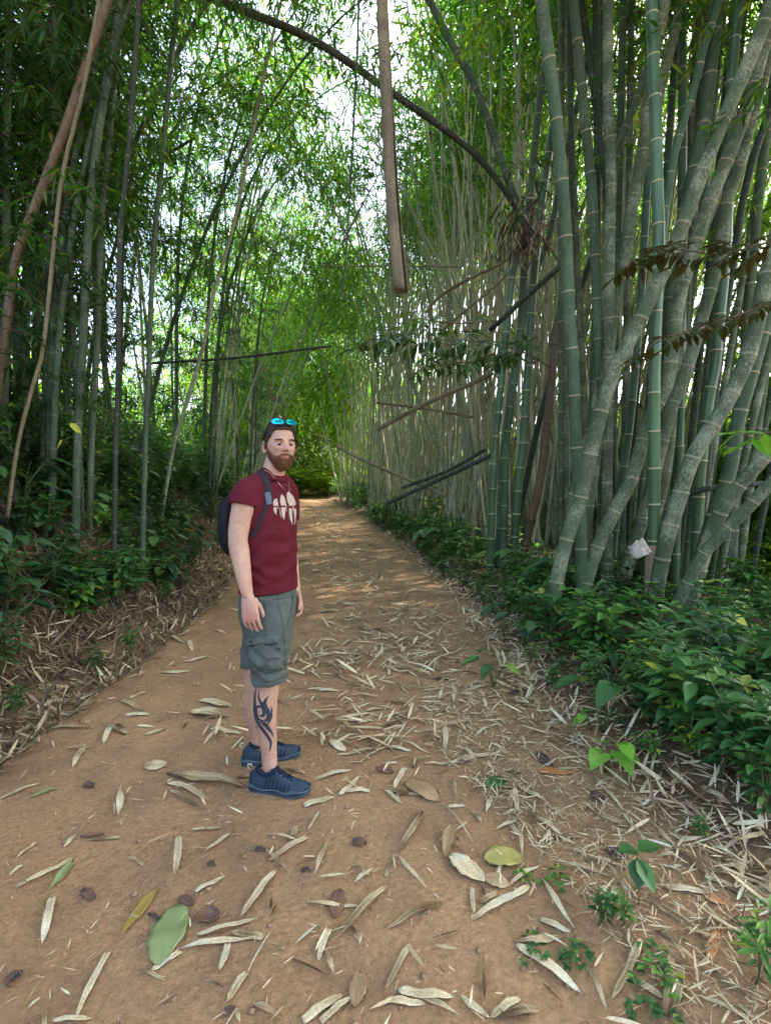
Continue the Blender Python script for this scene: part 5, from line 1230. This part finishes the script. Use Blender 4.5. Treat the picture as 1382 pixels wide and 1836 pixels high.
# eyes with lids and brows
for sg in (1, -1):
    c = hp(sg*.031, .0735, .001); mb = MB(); V = []; F = []
    for i in range(13):
        for j in range(20):
            a = math.pi*i/12; t = 2*math.pi*j/20; V.append(tuple(c+(f_h*math.cos(a)+(l_h*math.cos(t)+UP*math.sin(t))*math.sin(a))*.0134))
    F = [(i*20+j, i*20+(j+1) % 20, (i+1)*20+(j+1) % 20, (i+1)*20+j) for i in range(12) for j in range(20)]
    mb.add(V, F, 0); mb.m = [np.array([1 if q//20 < 3 else 0 for q in range(len(F))], np.int32)]; put(mb.build('eye', [M['eye'], M['iris']]), man)
    mb = MB(); V = []   # upper and lower lid
    for (e0, e1) in ((.34, 1.5), (-.48, -1.2)):
        V = []
        for i in range(7):
            for j in range(13):
                t = (j/12-.5)*2.5; op = math.cos(t*.62); e = e0*op if abs(t) < 2.4 else 0; el = e+(e1-e)*i/6
                V.append(tuple(c+(f_h*math.cos(t)*math.cos(el)+l_h*math.sin(t)*math.cos(el)+UP*math.sin(el))*.0142))
        mb.add(V, [(i*13+j, i*13+j+1, (i+1)*13+j+1, (i+1)*13+j) for i in range(6) for j in range(12)], 0, .12)
    put(mb.build('eyelid', skin), man)
    mb = MB()  # brow made of short hairs
    n = 130; t = rng.random(n); bx = sg*(.013+.036*t); bz = .0215+.004*np.sin(t*2.6)-.003*t+rng.normal(size=n)*.0016; by = np.full(n, .10)
    Pp = []; D = []
    for x_, z_ in zip(bx, bz):
        o_ = hp(x_, .13, z_); h_, n_, _, _ = bvB.ray_cast(o_, -f_h); Pp.append(tuple((h_ if h_ else o_)+f_h*.0006)); D.append(tuple(l_h*sg*.9+UP*random.uniform(-.1, .5)+f_h*.25))
    leaves(mb, np.array(Pp), np.array(D), np.tile(tuple(f_h), (n, 1)), .008, .0011, .0); put(mb.build('eyebrow', M['hair']), man)
# hair and beard shells over the same skull surface
x_, y_, z_ = HP[..., 0], HP[..., 1], HP[..., 2]
ang = np.degrees(np.arctan2(np.abs(x_), y_))         # 0 front, 180 back
def smst(a, lo, hi): t = np.clip((a-lo)/(hi-lo), 0, 1); return t*t*(3-2*t)
hairline = np.interp(ang, [0, 25, 42, 50, 62, 70, 78, 92, 100, 125, 180], [.071, .073, .066, .045, .030, .012, -.022, -.024, .012, -.03, -.075])
hd = smst(z_-hairline, -.001, .006)
bl_top = np.interp(ang, [0, 8, 15, 24, 34, 48, 60, 70, 80, 88], [-.0455, -.0445, -.047, -.056, -.056, -.048, -.034, -.018, -.018, -.05])
bd = smst(bl_top-z_, -.001, .006)*np.clip((92-ang)/8, 0, 1)
lips = (np.abs(x_) < .0245) & (z_ > -.0735+.01*np.abs(x_)/.024) & (z_ < -.0535)
bd = bd*(1-lips.astype(float))
Nh = np.cross(np.roll(HP, -1, 1)-np.roll(HP, 1, 1), np.gradient(HP, axis=0)); Nh = nrm(Nh); cen = nrm(HP); sgn = np.sign((Nh*cen).sum(-1, keepdims=True)); Nh = Nh*sgn
def shell(name, dens, th, mat, nst, sl, down, puff=None):
    nz = np.array([[noise.noise(Vector(tuple(p*90))) for p in r_] for r_ in HP])
    off = dens*(th*(1+.28*nz)) + (puff if puff is not None else 0)*dens
    mask = (dens > .02).ravel(); Pn = HP+Nh*(off[..., None]-.0022*(dens[..., None] < .3)+.0012)
    W_ = head_to_world(Pn, HC, 0).reshape(-1, 3); mb = MB(); mb.add(W_, grid_faces(nv_, nu_, mask), 0)
    idx = np.flatnonzero((dens > .35).ravel()); 
    wgt = np.abs(np.cos(np.arcsin(np.clip(hdz, -1, 1)))).ravel()[idx]; idx = rng.choice(idx, nst, p=wgt/wgt.sum())
    Dl = nrm(Nh.reshape(-1, 3)[idx]*.55+np.array(down)+rng.normal(size=(nst, 3))*.28)
    Dw = head_to_world(Dl, (0, 0, 0), 0); Nw = rng.normal(size=(nst, 3))
    jit = rng.normal(size=(nst, 3))*.0012
    leaves(mb, W_[idx]+jit-Dw*.003, Dw, Nw, sl*rng.uniform(.6, 1.2, nst), .0011, 0.)
    put(mb.build(name, mat), man)
shell('hair', hd, .0075, M['hair'], 5200, .010, (0, .15, .15), .006*np.clip(z_/.1, 0, 1)**2)
shell('beard', bd, .0055, M['beard'], 6000, .011, (0, .1, -.8), .010*np.clip((-z_-.075)/.04, 0, 1)*np.clip(y_/.05, 0, 1))
mb = MB()
# lips as a soft mesh part
put_l = []
for (zc, hh, bul) in ((-.0570, .0032, .0022), (-.0660, .0042, .0032)):
    V = []
    for i in range(17):
        u = i/16*2-1; xx = u*.0225; taper = math.cos(u*1.35)
        for j in range(6):
            v = (j/5*2-1); zz = zc+v*hh*taper+(.0012*math.cos(u*9)*(1-abs(u)) if zc > -.06 and v > 0 else 0)-.0008*u*u
            o_ = hp(xx, .14, zz); h_, n_, _, _ = bvB.ray_cast(o_, -f_h); V.append(tuple((h_ if h_ else o_)+f_h*(.0006+bul*.5*taper*(1-v*v))))
    mb.add(V, [(i*6+j, i*6+j+1, (i+1)*6+j+1, (i+1)*6+j) for i in range(16) for j in range(5)], 0, .55)
put(mb.build('lips', skin), man)

# --- T-shirt
sh = MB()
def tor(py, px, a, b, az=AZT): f = facing(az); l = Vector((-f.y, f.x, 0)); return (P(px, py, YB), f*a, l*b)
limb(sh, [(P(486, 874, YB)+f_t*.01, .085, .085, f_t), (P(487.5, 860, YB)+f_t*.004, .068, .068, f_t)], 24)
rings = [tor(868, 482, .060, .085), tor(876, 481, .088, .135), tor(888, 480, .104, .160), tor(905, 480, .114, .172), tor(930, 481, .120, .172), tor(960, 483, .120, .166), tor(990, 484, .119, .162), tor(1020, 483.5, .119, .165), tor(1045, 482.5, .122, .170), tor(1058, 482, .124, .174)]
V, F = loft(rings, 40); sh.add(V, F)
limb(sh, [(S1+UP*.004-f_t*.0, .058, .060, f_t), (P(467, 866, 2.44), .055, .058, f_t), (P(486, 856, YB), .058, .060, f_t), (P(505, 868, 2.58), .055, .056, f_t), (S2+UP*.004, .054, .056, f_t)], 20)
SLV = P(434.5, 906, 2.342)
def sleeve(a, b, r0, r1, fr=f_t):
    d = (b-a).normalized(); s = (fr-d*fr.dot(d)).normalized(); u = d.cross(s)
    V, F = loft([(a-d*.03, s*r0*.8, u*r0*.8), (a, s*r0, u*r0), (a.lerp(b, .4), s*(r0*.6+r1*.4), u*(r0*.6+r1*.4)), (b-d*.004, s*r1, u*r1*.97), (b, s*r1*.995, u*r1*.96)], 28); sh.add(V, F)
sleeve(S1, SLV, .061, .0665)
sleeve(S2, S2.lerp(EL2, .55), .058, .064)
sV, sF, sN = remeshed(sh, .0058, 7, .5)
# folds
fx = (sV-np.array(P(482, 960, YB)))@np.array(f_t); lx = (sV-np.array(P(482, 960, YB)))@np.array(l_t); zz = sV[:, 2]
z0 = P(482, 1058, YB).z; hh = zz-z0
wob = np.array([noise.noise(Vector((float(v[0])*9, float(v[1])*9, float(v[2])*5))) for v in sV])
wob2 = np.array([noise.noise(Vector((float(v[0])*22, float(v[1])*22, float(v[2])*14))) for v in sV])
fold = .0058*np.sin((hh*62-fx*48+wob*3.4))*np.exp(-((hh-.22)/.15)**2)*(.4+.6*np.clip(-lx/.12+.3, 0, 1))+.0042*np.sin(hh*70+fx*62+wob*4)*np.exp(-((hh-.10)/.07)**2)+.0022*wob2+.004*wob
fold += .006*(1-np.abs(np.sin(hh*24-fx*20+wob*2.2)))**5*np.exp(-((hh-.2)/.16)**2)*np.clip(-lx/.1+.5, 0, 1)-.003*(1-np.abs(np.sin(hh*31+fx*26+wob2*1.5)))**4*np.exp(-((hh-.12)/.1)**2)
fold *= np.clip(hh/.02, .15, 1)*np.clip((.58-hh)/.1, .2, 1)
hem = -.0022*np.exp(-((hh-.022)/.0025)**2)
sV2 = sV+sN*(fold+hem)[:, None]
mb = MB(); mb.add(sV2, sF); shirt = put(mb.build('t_shirt', M['shirt']), man); bvS = bvh_of(sV2, sF)
# collar band round the neck
mb = MB(); cc = P(487.5, 853.5, 2.49)+f_t*.004; nU = (UP*1-f_t*-.36).normalized(); a1 = l_t; a2 = nU.cross(a1).normalized()
cpts = [cc+a1*(.070*math.cos(t))+a2*(.073*math.sin(t)) for t in [2*math.pi*i/36 for i in range(37)]]
tube(mb, cpts, [.0068]*37, 8, cap=False); 
# loop closes on itself; sleeve hem ring
put(mb.build('collar', M['shirt']), man)
mb = MB(); dS = (SLV-S1).normalized(); s_ = (f_t-dS*f_t.dot(dS)).normalized(); u_ = dS.cross(s_)
tube(mb, [SLV-dS*.002+s_*(.0668*math.cos(t))+u_*(.0648*math.sin(t)) for t in [2*math.pi*i/32 for i in range(33)]], [.0028]*33, 6, cap=False); put(mb.build('sleeve_hem', M['shirt']), man)
# print
mb = MB()
def crop7(l): return [(480+x/20.4, 860+y/20.4, w_/20.4) for x, y, w_ in l]
for st_ in ([(335, 690, 10), (290, 760, 110), (275, 860, 150), (288, 960, 150)], [(275, 1010, 100), (268, 1080, 110), (275, 1160, 90), (292, 1230, 46), (310, 1290, 8)], [(362, 800, 20), (372, 960, 24), (378, 1100, 8)],
            [(510, 540, 20), (525, 640, 130), (548, 760, 190), (562, 880, 190), (570, 950, 150)], [(575, 1010, 140), (570, 1120, 150), (574, 1270, 110), (584, 1400, 50), (592, 1475, 8)], [(620, 700, 20), (655, 900, 34), (675, 1050, 26), (690, 1170, 8)],
            [(740, 450, 60), (775, 560, 180), (830, 700, 250), (885, 850, 270), (900, 950, 230)], [(830, 1050, 110), (832, 1200, 115), (850, 1400, 95), (882, 1540, 50), (912, 1650, 8)], [(990, 1060, 90), (1000, 1200, 80), (996, 1400, 50), (985, 1640, 14)], [(925, 960, 40), (930, 1100, 30), (930, 1230, 8)],
            [(450, 1020, 20), (455, 1200, 24), (480, 1320, 20), (505, 1420, 6)]):
    ribbon_on(mb, bvS, crop7(st_), .0012, 4, 5, thick=.0004)
put(mb.build('chest_print', M['print']), man)
# necklace
mb = MB(); npts = []
for px, py in ((474, 843), (480, 846), (486, 850), (494, 860), (503, 871), (510, 879), (515, 884), (518, 878), (518, 870), (516, 864)):
    h_, n_ = hit(bvS, px, py); npts.append(h_+n_*.003 if h_ is not None else P(px, py, 2.4))
tube(mb, catmull(npts, 4), .0011, 5); tube(mb, [npts[6], npts[6]-UP*.008], .003, 6); put(mb.build('necklace', M['chain']), man)

# --- shorts
so_ = MB()
V, F = loft([tor(1046, 482, .112, .160), tor(1062, 482, .118, .166), tor(1085, 482, .124, .170), tor(1105, 482, .120, .168), tor(1125, 482, .10, .14)], 36); so_.add(V, F)
def sleg(pts, fr=f_t):
    R_ = []; l = Vector((-fr.y, fr.x, 0))
    for c, a, b in pts: R_.append((c, fr*a, l*b))
    V, F = loft(R_, 32); so_.add(V, F)
sleg([(P(487, 1068, 2.44), .10, .09), (P(485, 1110, 2.42), .112, .102), (P(482, 1150, 2.41), .104, .100), (P(481.5, 1185, 2.40), .095, .094), (P(482.5, 1218, 2.395), .088, .086), (P(482.5, 1221, 2.395), .086, .084)])
sleg([(P(477, 1068, 2.58), .10, .09), (P(474, 1110, 2.60), .108, .098), (P(467, 1150, 2.61), .098, .092), (P(461, 1175, 2.62), .088, .086), (P(459, 1190, 2.62), .086, .084)])
oV, oF, oN = remeshed(so_, .0058, 5, .5)
wob = np.array([noise.noise(Vector((float(v[0])*8, float(v[1])*8, float(v[2])*6))) for v in oV]); wob2 = np.array([noise.noise(Vector((float(v[0])*20, float(v[1])*20, float(v[2])*15+4))) for v in oV])
zt = oV[:, 2]; fx = (oV-np.array(P(482, 1100, YB)))@np.array(f_t); zh = P(482.5, 1221, 2.395).z
fold = .0075*wob+.0055*wob2+.005*(1-np.abs(np.sin(zt*26+fx*30+wob*3)))**5-.0035*np.sin(zt*75+fx*40+wob*4)*np.exp(-((zt-zh-.10)/.09)**2)-.0025*np.exp(-((zt-zh-.028)/.003)**2)
oV2 = oV+oN*fold[:, None]; mb = MB(); mb.add(oV2, oF); shorts = put(mb.build('shorts', M['shorts']), man); bvO = bvh_of(oV2, oF)
def patch(mb, bvh, quad, off, thick, nu=14, nv=12, wr=.003, seed=1):
    (x0, y0), (x1, y1), (x2, y2), (x3, y3) = quad; V = []; A = []
    for j in range(nv+1):
        for i in range(nu+1):
            u, v = i/nu, j/nv; px = (x0*(1-u)+x1*u)*(1-v)+(x3*(1-u)+x2*u)*v; py = (y0*(1-u)+y1*u)*(1-v)+(y3*(1-u)+y2*u)*v
            h_, n_ = hit(bvh, px, py)
            e = min(u, 1-u, v, 1-v); k = min(1, e/.06)
            V.append(tuple(h_+n_*(off*k-.002*(1-k)+thick*k*(math.sin(math.pi*min(1, max(0, v)))**.5*.5+.5)*k+wr*k*noise.noise(Vector((u*5, v*4, seed)))*2)))
    mb.add(V, [(j*(nu+1)+i, j*(nu+1)+i+1, (j+1)*(nu+1)+i+1, (j+1)*(nu+1)+i) for j in range(nv) for i in range(nu)])
mb = MB(); patch(mb, bvO, ((446, 1146), (503, 1141), (507, 1200), (451, 1207)), .008, .012, 24, 22, .009, 3); pk = put(mb.build('cargo_pocket', M['shorts']), man)
mb = MB(); patch(mb, bvO, ((444, 1143), (503, 1138), (500, 1151), (449, 1158)), .027, .004, 22, 8, .002, 9); fl_ = mb.build('pocket_flap', M['shorts']); fl_.parent = pk
mb = MB()
ribbon_on(mb, bvO, [(496, 1053, 1.2), (500, 1090, 1.2), (508, 1120, 1.2), (505, 1140, 1.2)], .0008, 2); ribbon_on(mb, bvO, [(527, 1060, 1), (520, 1100, 1), (512, 1130, 1), (505, 1139, 1)], .0008, 2)
ribbon_on(mb, bvO, [(452, 1062, 1.2), (480, 1066, 1.2), (510, 1066, 1.2), (526, 1064, 1.2)], .0008, 2)
M['seam'] = clothmat('dark_seam_shade', (.03, .038, .033), (.045, .055, .048)); put(mb.build('seam', M['seam']), man)
mb = MB(); ribbon_on(mb, bvO, [(446, 1159.5, 1.6), (470, 1156, 1.6), (500, 1152.5, 1.6)], .0215, 2); ribbon_on(mb, bvO, [(452, 1208, 2), (480, 1207, 2.4), (507, 1201, 2)], .001, 2); ribbon_on(mb, bvO, [(509, 1140, 1.4), (511, 1170, 1.4), (511, 1200, 1.4)], .001, 2); put(mb.build('pocket_shade_line', M['seam']), man)  # dark lines paint the shade under the flap and along the pocket edges

# --- tattoo
mb = MB()
def crop8(l, k=1.0): return [(425+x/7.98, 1220+y/7.98, w_/7.98*1.3) for x, y, w_ in l]
for st_ in ([(285, 95, 4), (256, 200, 22), (240, 300, 34), (258, 370, 34), (262, 450, 40), (285, 560, 36), (340, 665, 34), (410, 755, 36), (465, 840, 34), (485, 900, 28), (472, 975, 14), (455, 1025, 2)],
            [(318, 550, 6), (370, 605, 36), (430, 660, 42), (485, 730, 30), (512, 785, 14), (520, 830, 2)],
            [(325, 125, 2), (312, 200, 14), (328, 290, 26), (372, 350, 36)],
            [(465, 215, 2), (422, 260, 22), (396, 320, 38), (405, 380, 44)],
            [(262, 385, 34), (320, 372, 26), (380, 372, 46), (430, 420, 50), (452, 490, 42), (432, 555, 32), (398, 600, 10)],
            [(372, 385, 40), (392, 450, 44), (368, 505, 34), (330, 500, 12), (312, 482, 3)],
            [(285, 400, 14), (282, 470, 20), (312, 545, 18), (365, 572, 14), (410, 560, 14)],
            [(485, 360, 2), (496, 430, 18), (486, 520, 28), (460, 585, 26), (425, 640, 6)],
            [(228, 380, 2), (240, 520, 9), (270, 630, 7), (305, 695, 2)]):
    ribbon_on(mb, bvB, crop8(st_), .0009, 3, 5, maxd=2.5)
put(mb.build('tattoo', M['tattoo']), man)

# --- shoes
def shoe(heel, toe, gz):
    ax = Vector((toe.x-heel.x, toe.y-heel.y, 0)); L = .305; ax.normalize(); ly = Vector((-ax.y, ax.x, 0)); o0 = Vector((heel.x, heel.y, gz))
    T = lambda x, y, z: o0+ax*x+ly*y+UP*z
    def prof(x, tab): 
        for (a, va_), (b, vb) in zip(tab, tab[1:]):
            if a <= x <= b: t = (x-a)/(b-a); t = t*t*(3-2*t); return va_+(vb-va_)*t
        return tab[-1][1]
    W_ = [(0, .012), (.02, .030), (.06, .038), (.12, .039), (.17, .041), (.22, .049), (.26, .046), (.29, .032), (.305, .010)]
    Ht = [(0, .072), (.03, .096), (.06, .090), (.09, .086), (.125, .098), (.15, .100), (.19, .076), (.24, .060), (.28, .049), (.305, .028)]
    mb = MB(); R_ = []; xs = [0, .004, .012, .025, .045, .07, .09, .11, .13, .15, .17, .19, .21, .23, .25, .27, .285, .297, .305]; n = 28; V = []
    for x in xs:
        w0, h0 = prof(x, W_), prof(x, Ht); sp_ = .012*max(0, (x-.22)/.085)**2
        for j in range(n):
            t = 2*math.pi*j/n; c, s_ = math.cos(t), math.sin(t)
            y = w0*math.copysign(abs(c)**.75, c)*(1-.24*max(0, s_)**1.4*(1 if x < .2 else 1.3)); z = .018+sp_+(h0-.018)*(max(0, s_)**.85) if s_ > 0 else .018+sp_+.006*s_
            wr_ = 1+.012*math.sin(x*260+3*z*60)
            V.append(tuple(T(x, y*wr_, z)))
    k = len(xs); F = [(i*n+j, i*n+(j+1) % n, (i+1)*n+(j+1) % n, (i+1)*n+j) for i in range(k-1) for j in range(n)]+[tuple(range(n-1, -1, -1)), tuple((k-1)*n+j for j in range(n))]
    mb.add(V, F); r = put(mb.build('shoe', M['shoe']), man); loc = r.location.copy()
    def child(mb_, nm, mat, a=None): c = mb_.build(nm, mat); c.parent = r; return c
    # sole: two layers with a tread
    for nm, z0_, z1_, grow, mt in (('sole', -.004, .022, .007, 'sole'), ('sole_stripe', .019, .0245, .0082, 'solelight')):
        mb_ = MB(); V = []; ns = 60; 
        def outline(s_):
            pts = []
            for i in range(ns):
                t = i/ns*2*math.pi; xx = .1525-.1525*math.cos(t); w0 = prof(min(.305, max(0, xx)), W_)+grow; yy = w0*math.copysign(1, math.sin(t))*min(1, abs(math.sin(t))*3.2)**.6
                pts.append((xx+(grow if math.cos(t) < 0 else -grow)*abs(math.cos(t)), yy))
            return pts
        ol = outline(0); 
        for (xx, yy) in ol:
            spz = .012*max(0, (xx-.22)/.085)**2; wav = .004*math.sin(xx*55) if nm == 'sole_stripe' else 0; hb = .006*max(0, 1-xx/.1)
            tr_ = .004 if (nm == 'sole' and int(xx*90) % 2) else 0
            V += [tuple(T(xx, yy*.985, z0_+spz+tr_+wav)), tuple(T(xx, yy, (z0_+z1_)/2+spz+wav)), tuple(T(xx, yy*.985, z1_+spz+hb+wav))]
        F = [(i*3+a, ((i+1) % ns)*3+a, ((i+1) % ns)*3+a+1, i*3+a+1) for i in range(ns) for a in (0, 1)]+[tuple(i*3 for i in range(ns)), tuple(i*3+2 for i in range(ns-1, -1, -1))]
        mb_.add(V, F); child(mb_, nm, M[mt])
    mb_ = MB(); col = []   # padded collar round the ankle
    for i in range(25):
        t = 2*math.pi*i/24; col.append(T(.092+.050*math.cos(t), .0375*math.sin(t), .088+.016*math.cos(t)*(1 if math.cos(t) > 0 else -.75)))
    tube(mb_, col, .0085, 8, cap=False); child(mb_, 'shoe_collar', M['shoe_dark'])
    mb_ = MB()
    for k_ in range(5):    # laces
        x = .128+.019*k_; zt_ = prof(x, Ht)+.003; w0 = .020-.001*k_
        for sg in (1, -1): tube(mb_, [T(x, -w0*sg, zt_-.005), T(x+.008, 0, zt_+.004), T(x+.018, w0*sg, prof(x+.018, Ht)-.002)], .0026, 6)
    tube(mb_, [T(.13, 0, .103), T(.122, -.02, .109), T(.128, -.036, .095)], .0025, 6); tube(mb_, [T(.13, 0, .103), T(.12, .02, .109), T(.126, .034, .097)], .0025, 6)
    child(mb_, 'lace', M['shoe_dark'])
    mb_ = MB()
    for k_ in range(7):    # slanted side ribs both sides
        for sg in (1, -1):
            x = .095+.020*k_; w1 = prof(x, W_)
            pts = []
            for q in range(5):
                v = q/4; xx = x+.012*v-.004; zz_ = .024+(prof(xx, Ht)-.024)*v*.72; s__ = min(1, ((zz_-.018)/(prof(xx, Ht)-.018))); ww = prof(xx, W_)*((max(0, 1-s__**2.3))**.375)*(1-.24*s__**1.6)+.0006
                pts.append(T(xx, sg*ww, zz_))
            tube(mb_, pts, [.0022, .0028, .0028, .0024, .0016], 6)
    child(mb_, 'side_rib', M['shoe_dark'] )
    mb_ = MB(); tube(mb_, [T(.002, 0, .080), T(-.010, 0, .096), T(-.009, 0, .110), T(.006, 0, .112), T(.012, 0, .100)], [.004, .005, .0055, .005, .004], 8); child(mb_, 'heel_loop', M['beige'])
    mb_ = MB()
    for k_ in range(4):
        for sg in (1, -1): x = .13+.02*k_; mb_.add(*loft([(T(x, sg*.021, prof(x, Ht)-.004), ax*.003, UP*.003+ly*.001), (T(x, sg*.0235, prof(x, Ht)-.004), ax*.002, UP*.002)], 8))
    child(mb_, 'eyelet', M['solelight'])
    for c in r.children: c.location = (0, 0, 0)
    return r
hN, tN = G(449, 1413), G(561, 1427); shoe(hN, tN, H(hN.x, hN.y)+.006)
hF, tF = G(435, 1372), G(539, 1352); shoe(hF, tF, H(hF.x, hF.y)+.006)

# --- backpack (its own thing)
bp = empty('backpack', P(429, 945, 2.585)); mb = MB(); V = []
bc = P(431, 943, 2.565); nA, nB = 40, 26
for i in range(nB+1):
    e = -math.pi/2+math.pi*i/nB
    for j in range(nA):
        t = 2*math.pi*j/nA; c = math.copysign(abs(math.cos(e))**.7, math.cos(e)); s_ = math.copysign(abs(math.sin(e))**.85, math.sin(e))
        dn = 1+.16*(-s_)
        a = .078*math.copysign(abs(math.cos(t))**.8, math.cos(t))*c*dn; b = .125*math.copysign(abs(math.sin(t))**.7, math.sin(t))*c
        p = bc+f_t*(a if a < 0 else a*.6)+l_t*b+UP*(.165*s_)-f_t*.012*s_
        p = p+f_t*(.004*noise.noise(Vector((t*2, e*3, 1))))
        V.append(tuple(p))
mb.add(V, [(i*nA+j, i*nA+(j+1) % nA, (i+1)*nA+(j+1) % nA, (i+1)*nA+j) for i in range(nB) for j in range(nA)]); put(mb.build('bag', M['blackfab']), bp)
mb = MB(); zp = [bc-f_t*(.088*.93)*math.cos(t)*1.0+UP*(.165*math.sin(t)*.8)-l_t*.06 for t in [(-1.2+2.4*i/14) for i in range(15)]]; tube(mb, zp, .003, 6); put(mb.build('zip', M['strap']), bp)
mb = MB(); ribbon_on(mb, bvS, [(458, 846, 6), (466, 847, 10), (475, 858, 12), (480, 875, 12), (481, 892, 12), (480, 905, 9)], .003, 4, 6, thick=.004); 
ribbon_on(mb, bvS, [(479, 900, 7), (474, 915, 7), (468, 930, 7), (461, 948, 7), (452, 962, 7)], .003, 3, 6, thick=.002); put(mb.build('strap', M['strap']), bp)
M['buckle'] = plain('blue_grey_webbing', (.05, .075, .10), (.07, .10, .13), 50, .6)
mb = MB(); ribbon_on(mb, bvS, [(478, 884, 9), (480, 893, 10), (482, 905, 9)], .009, 3, 4, thick=.002); put(mb.build('buckle', M['buckle']), bp)
tag(bp, 'small black backpack worn on the back of the bearded man', 'backpack')

# --- sunglasses pushed up on the hair
sg_ = empty('sunglasses', hp(0, .06, .1))
def hloc(x, y, z): return hp(x, y, z)
for s_ in (1, -1):
    mb = MB(); mf = MB(); V = []; nA = 24; rim = []
    upn = Vector((0, .80, .60)); vert = Vector((0, -.55, .83)).normalized()
    def lp(u, v):
        x = s_*(.0345+u*.0315); c_ = u*u*.4; base = Vector((x, .086-.20*abs(x)**1.0*.55-.010*((x/.06)**2), .1165)); return hloc(*(base+vert*v*.0205*(1-.25*max(0, -u*1)*.6)-Vector((0, 0, .004*abs(u)))))
    V = [tuple(lp(0, 0))]
    for k in range(1, 4):
        for j in range(nA):
            t = 2*math.pi*j/nA; r = k/3; V.append(tuple(lp(r*math.copysign(abs(math.cos(t))**.8, math.cos(t)), r*math.copysign(abs(math.sin(t))**.8, math.sin(t)))))
    F = [(0, 1+j, 1+(j+1) % nA) for j in range(nA)]+[(1+k*nA+j, 1+k*nA+(j+1) % nA, 1+(k+1)*nA+(j+1) % nA, 1+(k+1)*nA+j) for k in range(2) for j in range(nA)]
    mb.add(V, F); put(mb.build('lens', M['lens']), sg_)
    rim = [Vector(V[1+2*nA+(j % nA)]) for j in range(nA+1)]; tube(mf, rim, .0019, 6, cap=False)
    tube(mf, [lp(1, .1), hloc(s_*.076, .045, .098), hloc(s_*.083, .015, .062), hloc(s_*.084, -.012, .025), hloc(s_*.082, -.028, .0)], [.0028, .003, .0028, .0025, .002], 6)
    if s_ == 1: tube(mf, [lp(-1, .2), hloc(0, .088, .121), hloc(-.0045, .087, .120)], .0022, 6)
    put(mf.build('frame', M['frame']), sg_)
tag(sg_, 'black sunglasses with cyan mirrored lenses pushed up on the man\'s hair', 'sunglasses')

# ------------------------------------------------------------------ clean up: unused templates
for nme in [o.name for o in S.objects if o.parent is None and o.location.z < -50]:
    o = bpy.data.objects[nme]
    for c in [c.name for c in o.children_recursive]: bpy.data.objects.remove(bpy.data.objects[c])
    bpy.data.objects.remove(o)
# ------------------------------------------------------------------ look-alikes: say which one, by depth and then from left to right
def scr(o):
    v = Vector(o.location)-CAM; f = max(.05, v.y*cp-v.z*sp); return 691+v.x/f*FPX, f
by = {}
for o in S.objects:
    if o.parent is None and 'label' in o and 'kind' not in o: by.setdefault(o['label'], []).append(o)
ORD = ['leftmost', 'second from left', 'third from left', 'fourth from left', 'fifth from left', 'sixth from left', 'seventh from left', 'eighth from left', 'ninth from left']
for lab, os_ in by.items():
    n = len(os_)
    if n < 2: continue
    os_.sort(key=lambda o: scr(o)[1]); rows = max(1, math.ceil(n/9)); per = math.ceil(n/rows)
    rn = [''] if rows == 1 else ['front row, ', 'back row, '] if rows == 2 else ['front row, ', 'middle row, ', 'back row, '] if rows == 3 else ['nearest row, ']+[w_+' row, ' for w_ in ('second', 'third', 'fourth', 'fifth', 'sixth', 'seventh', 'eighth')[:rows-2]]+['farthest row, ']
    for r_ in range(rows):
        row = sorted(os_[r_*per:(r_+1)*per], key=lambda o: scr(o)[0])
        for i, o in enumerate(row):
            o['label'] = (ORD[i]+', ' if len(row) > 1 else '')+rn[r_]+lab
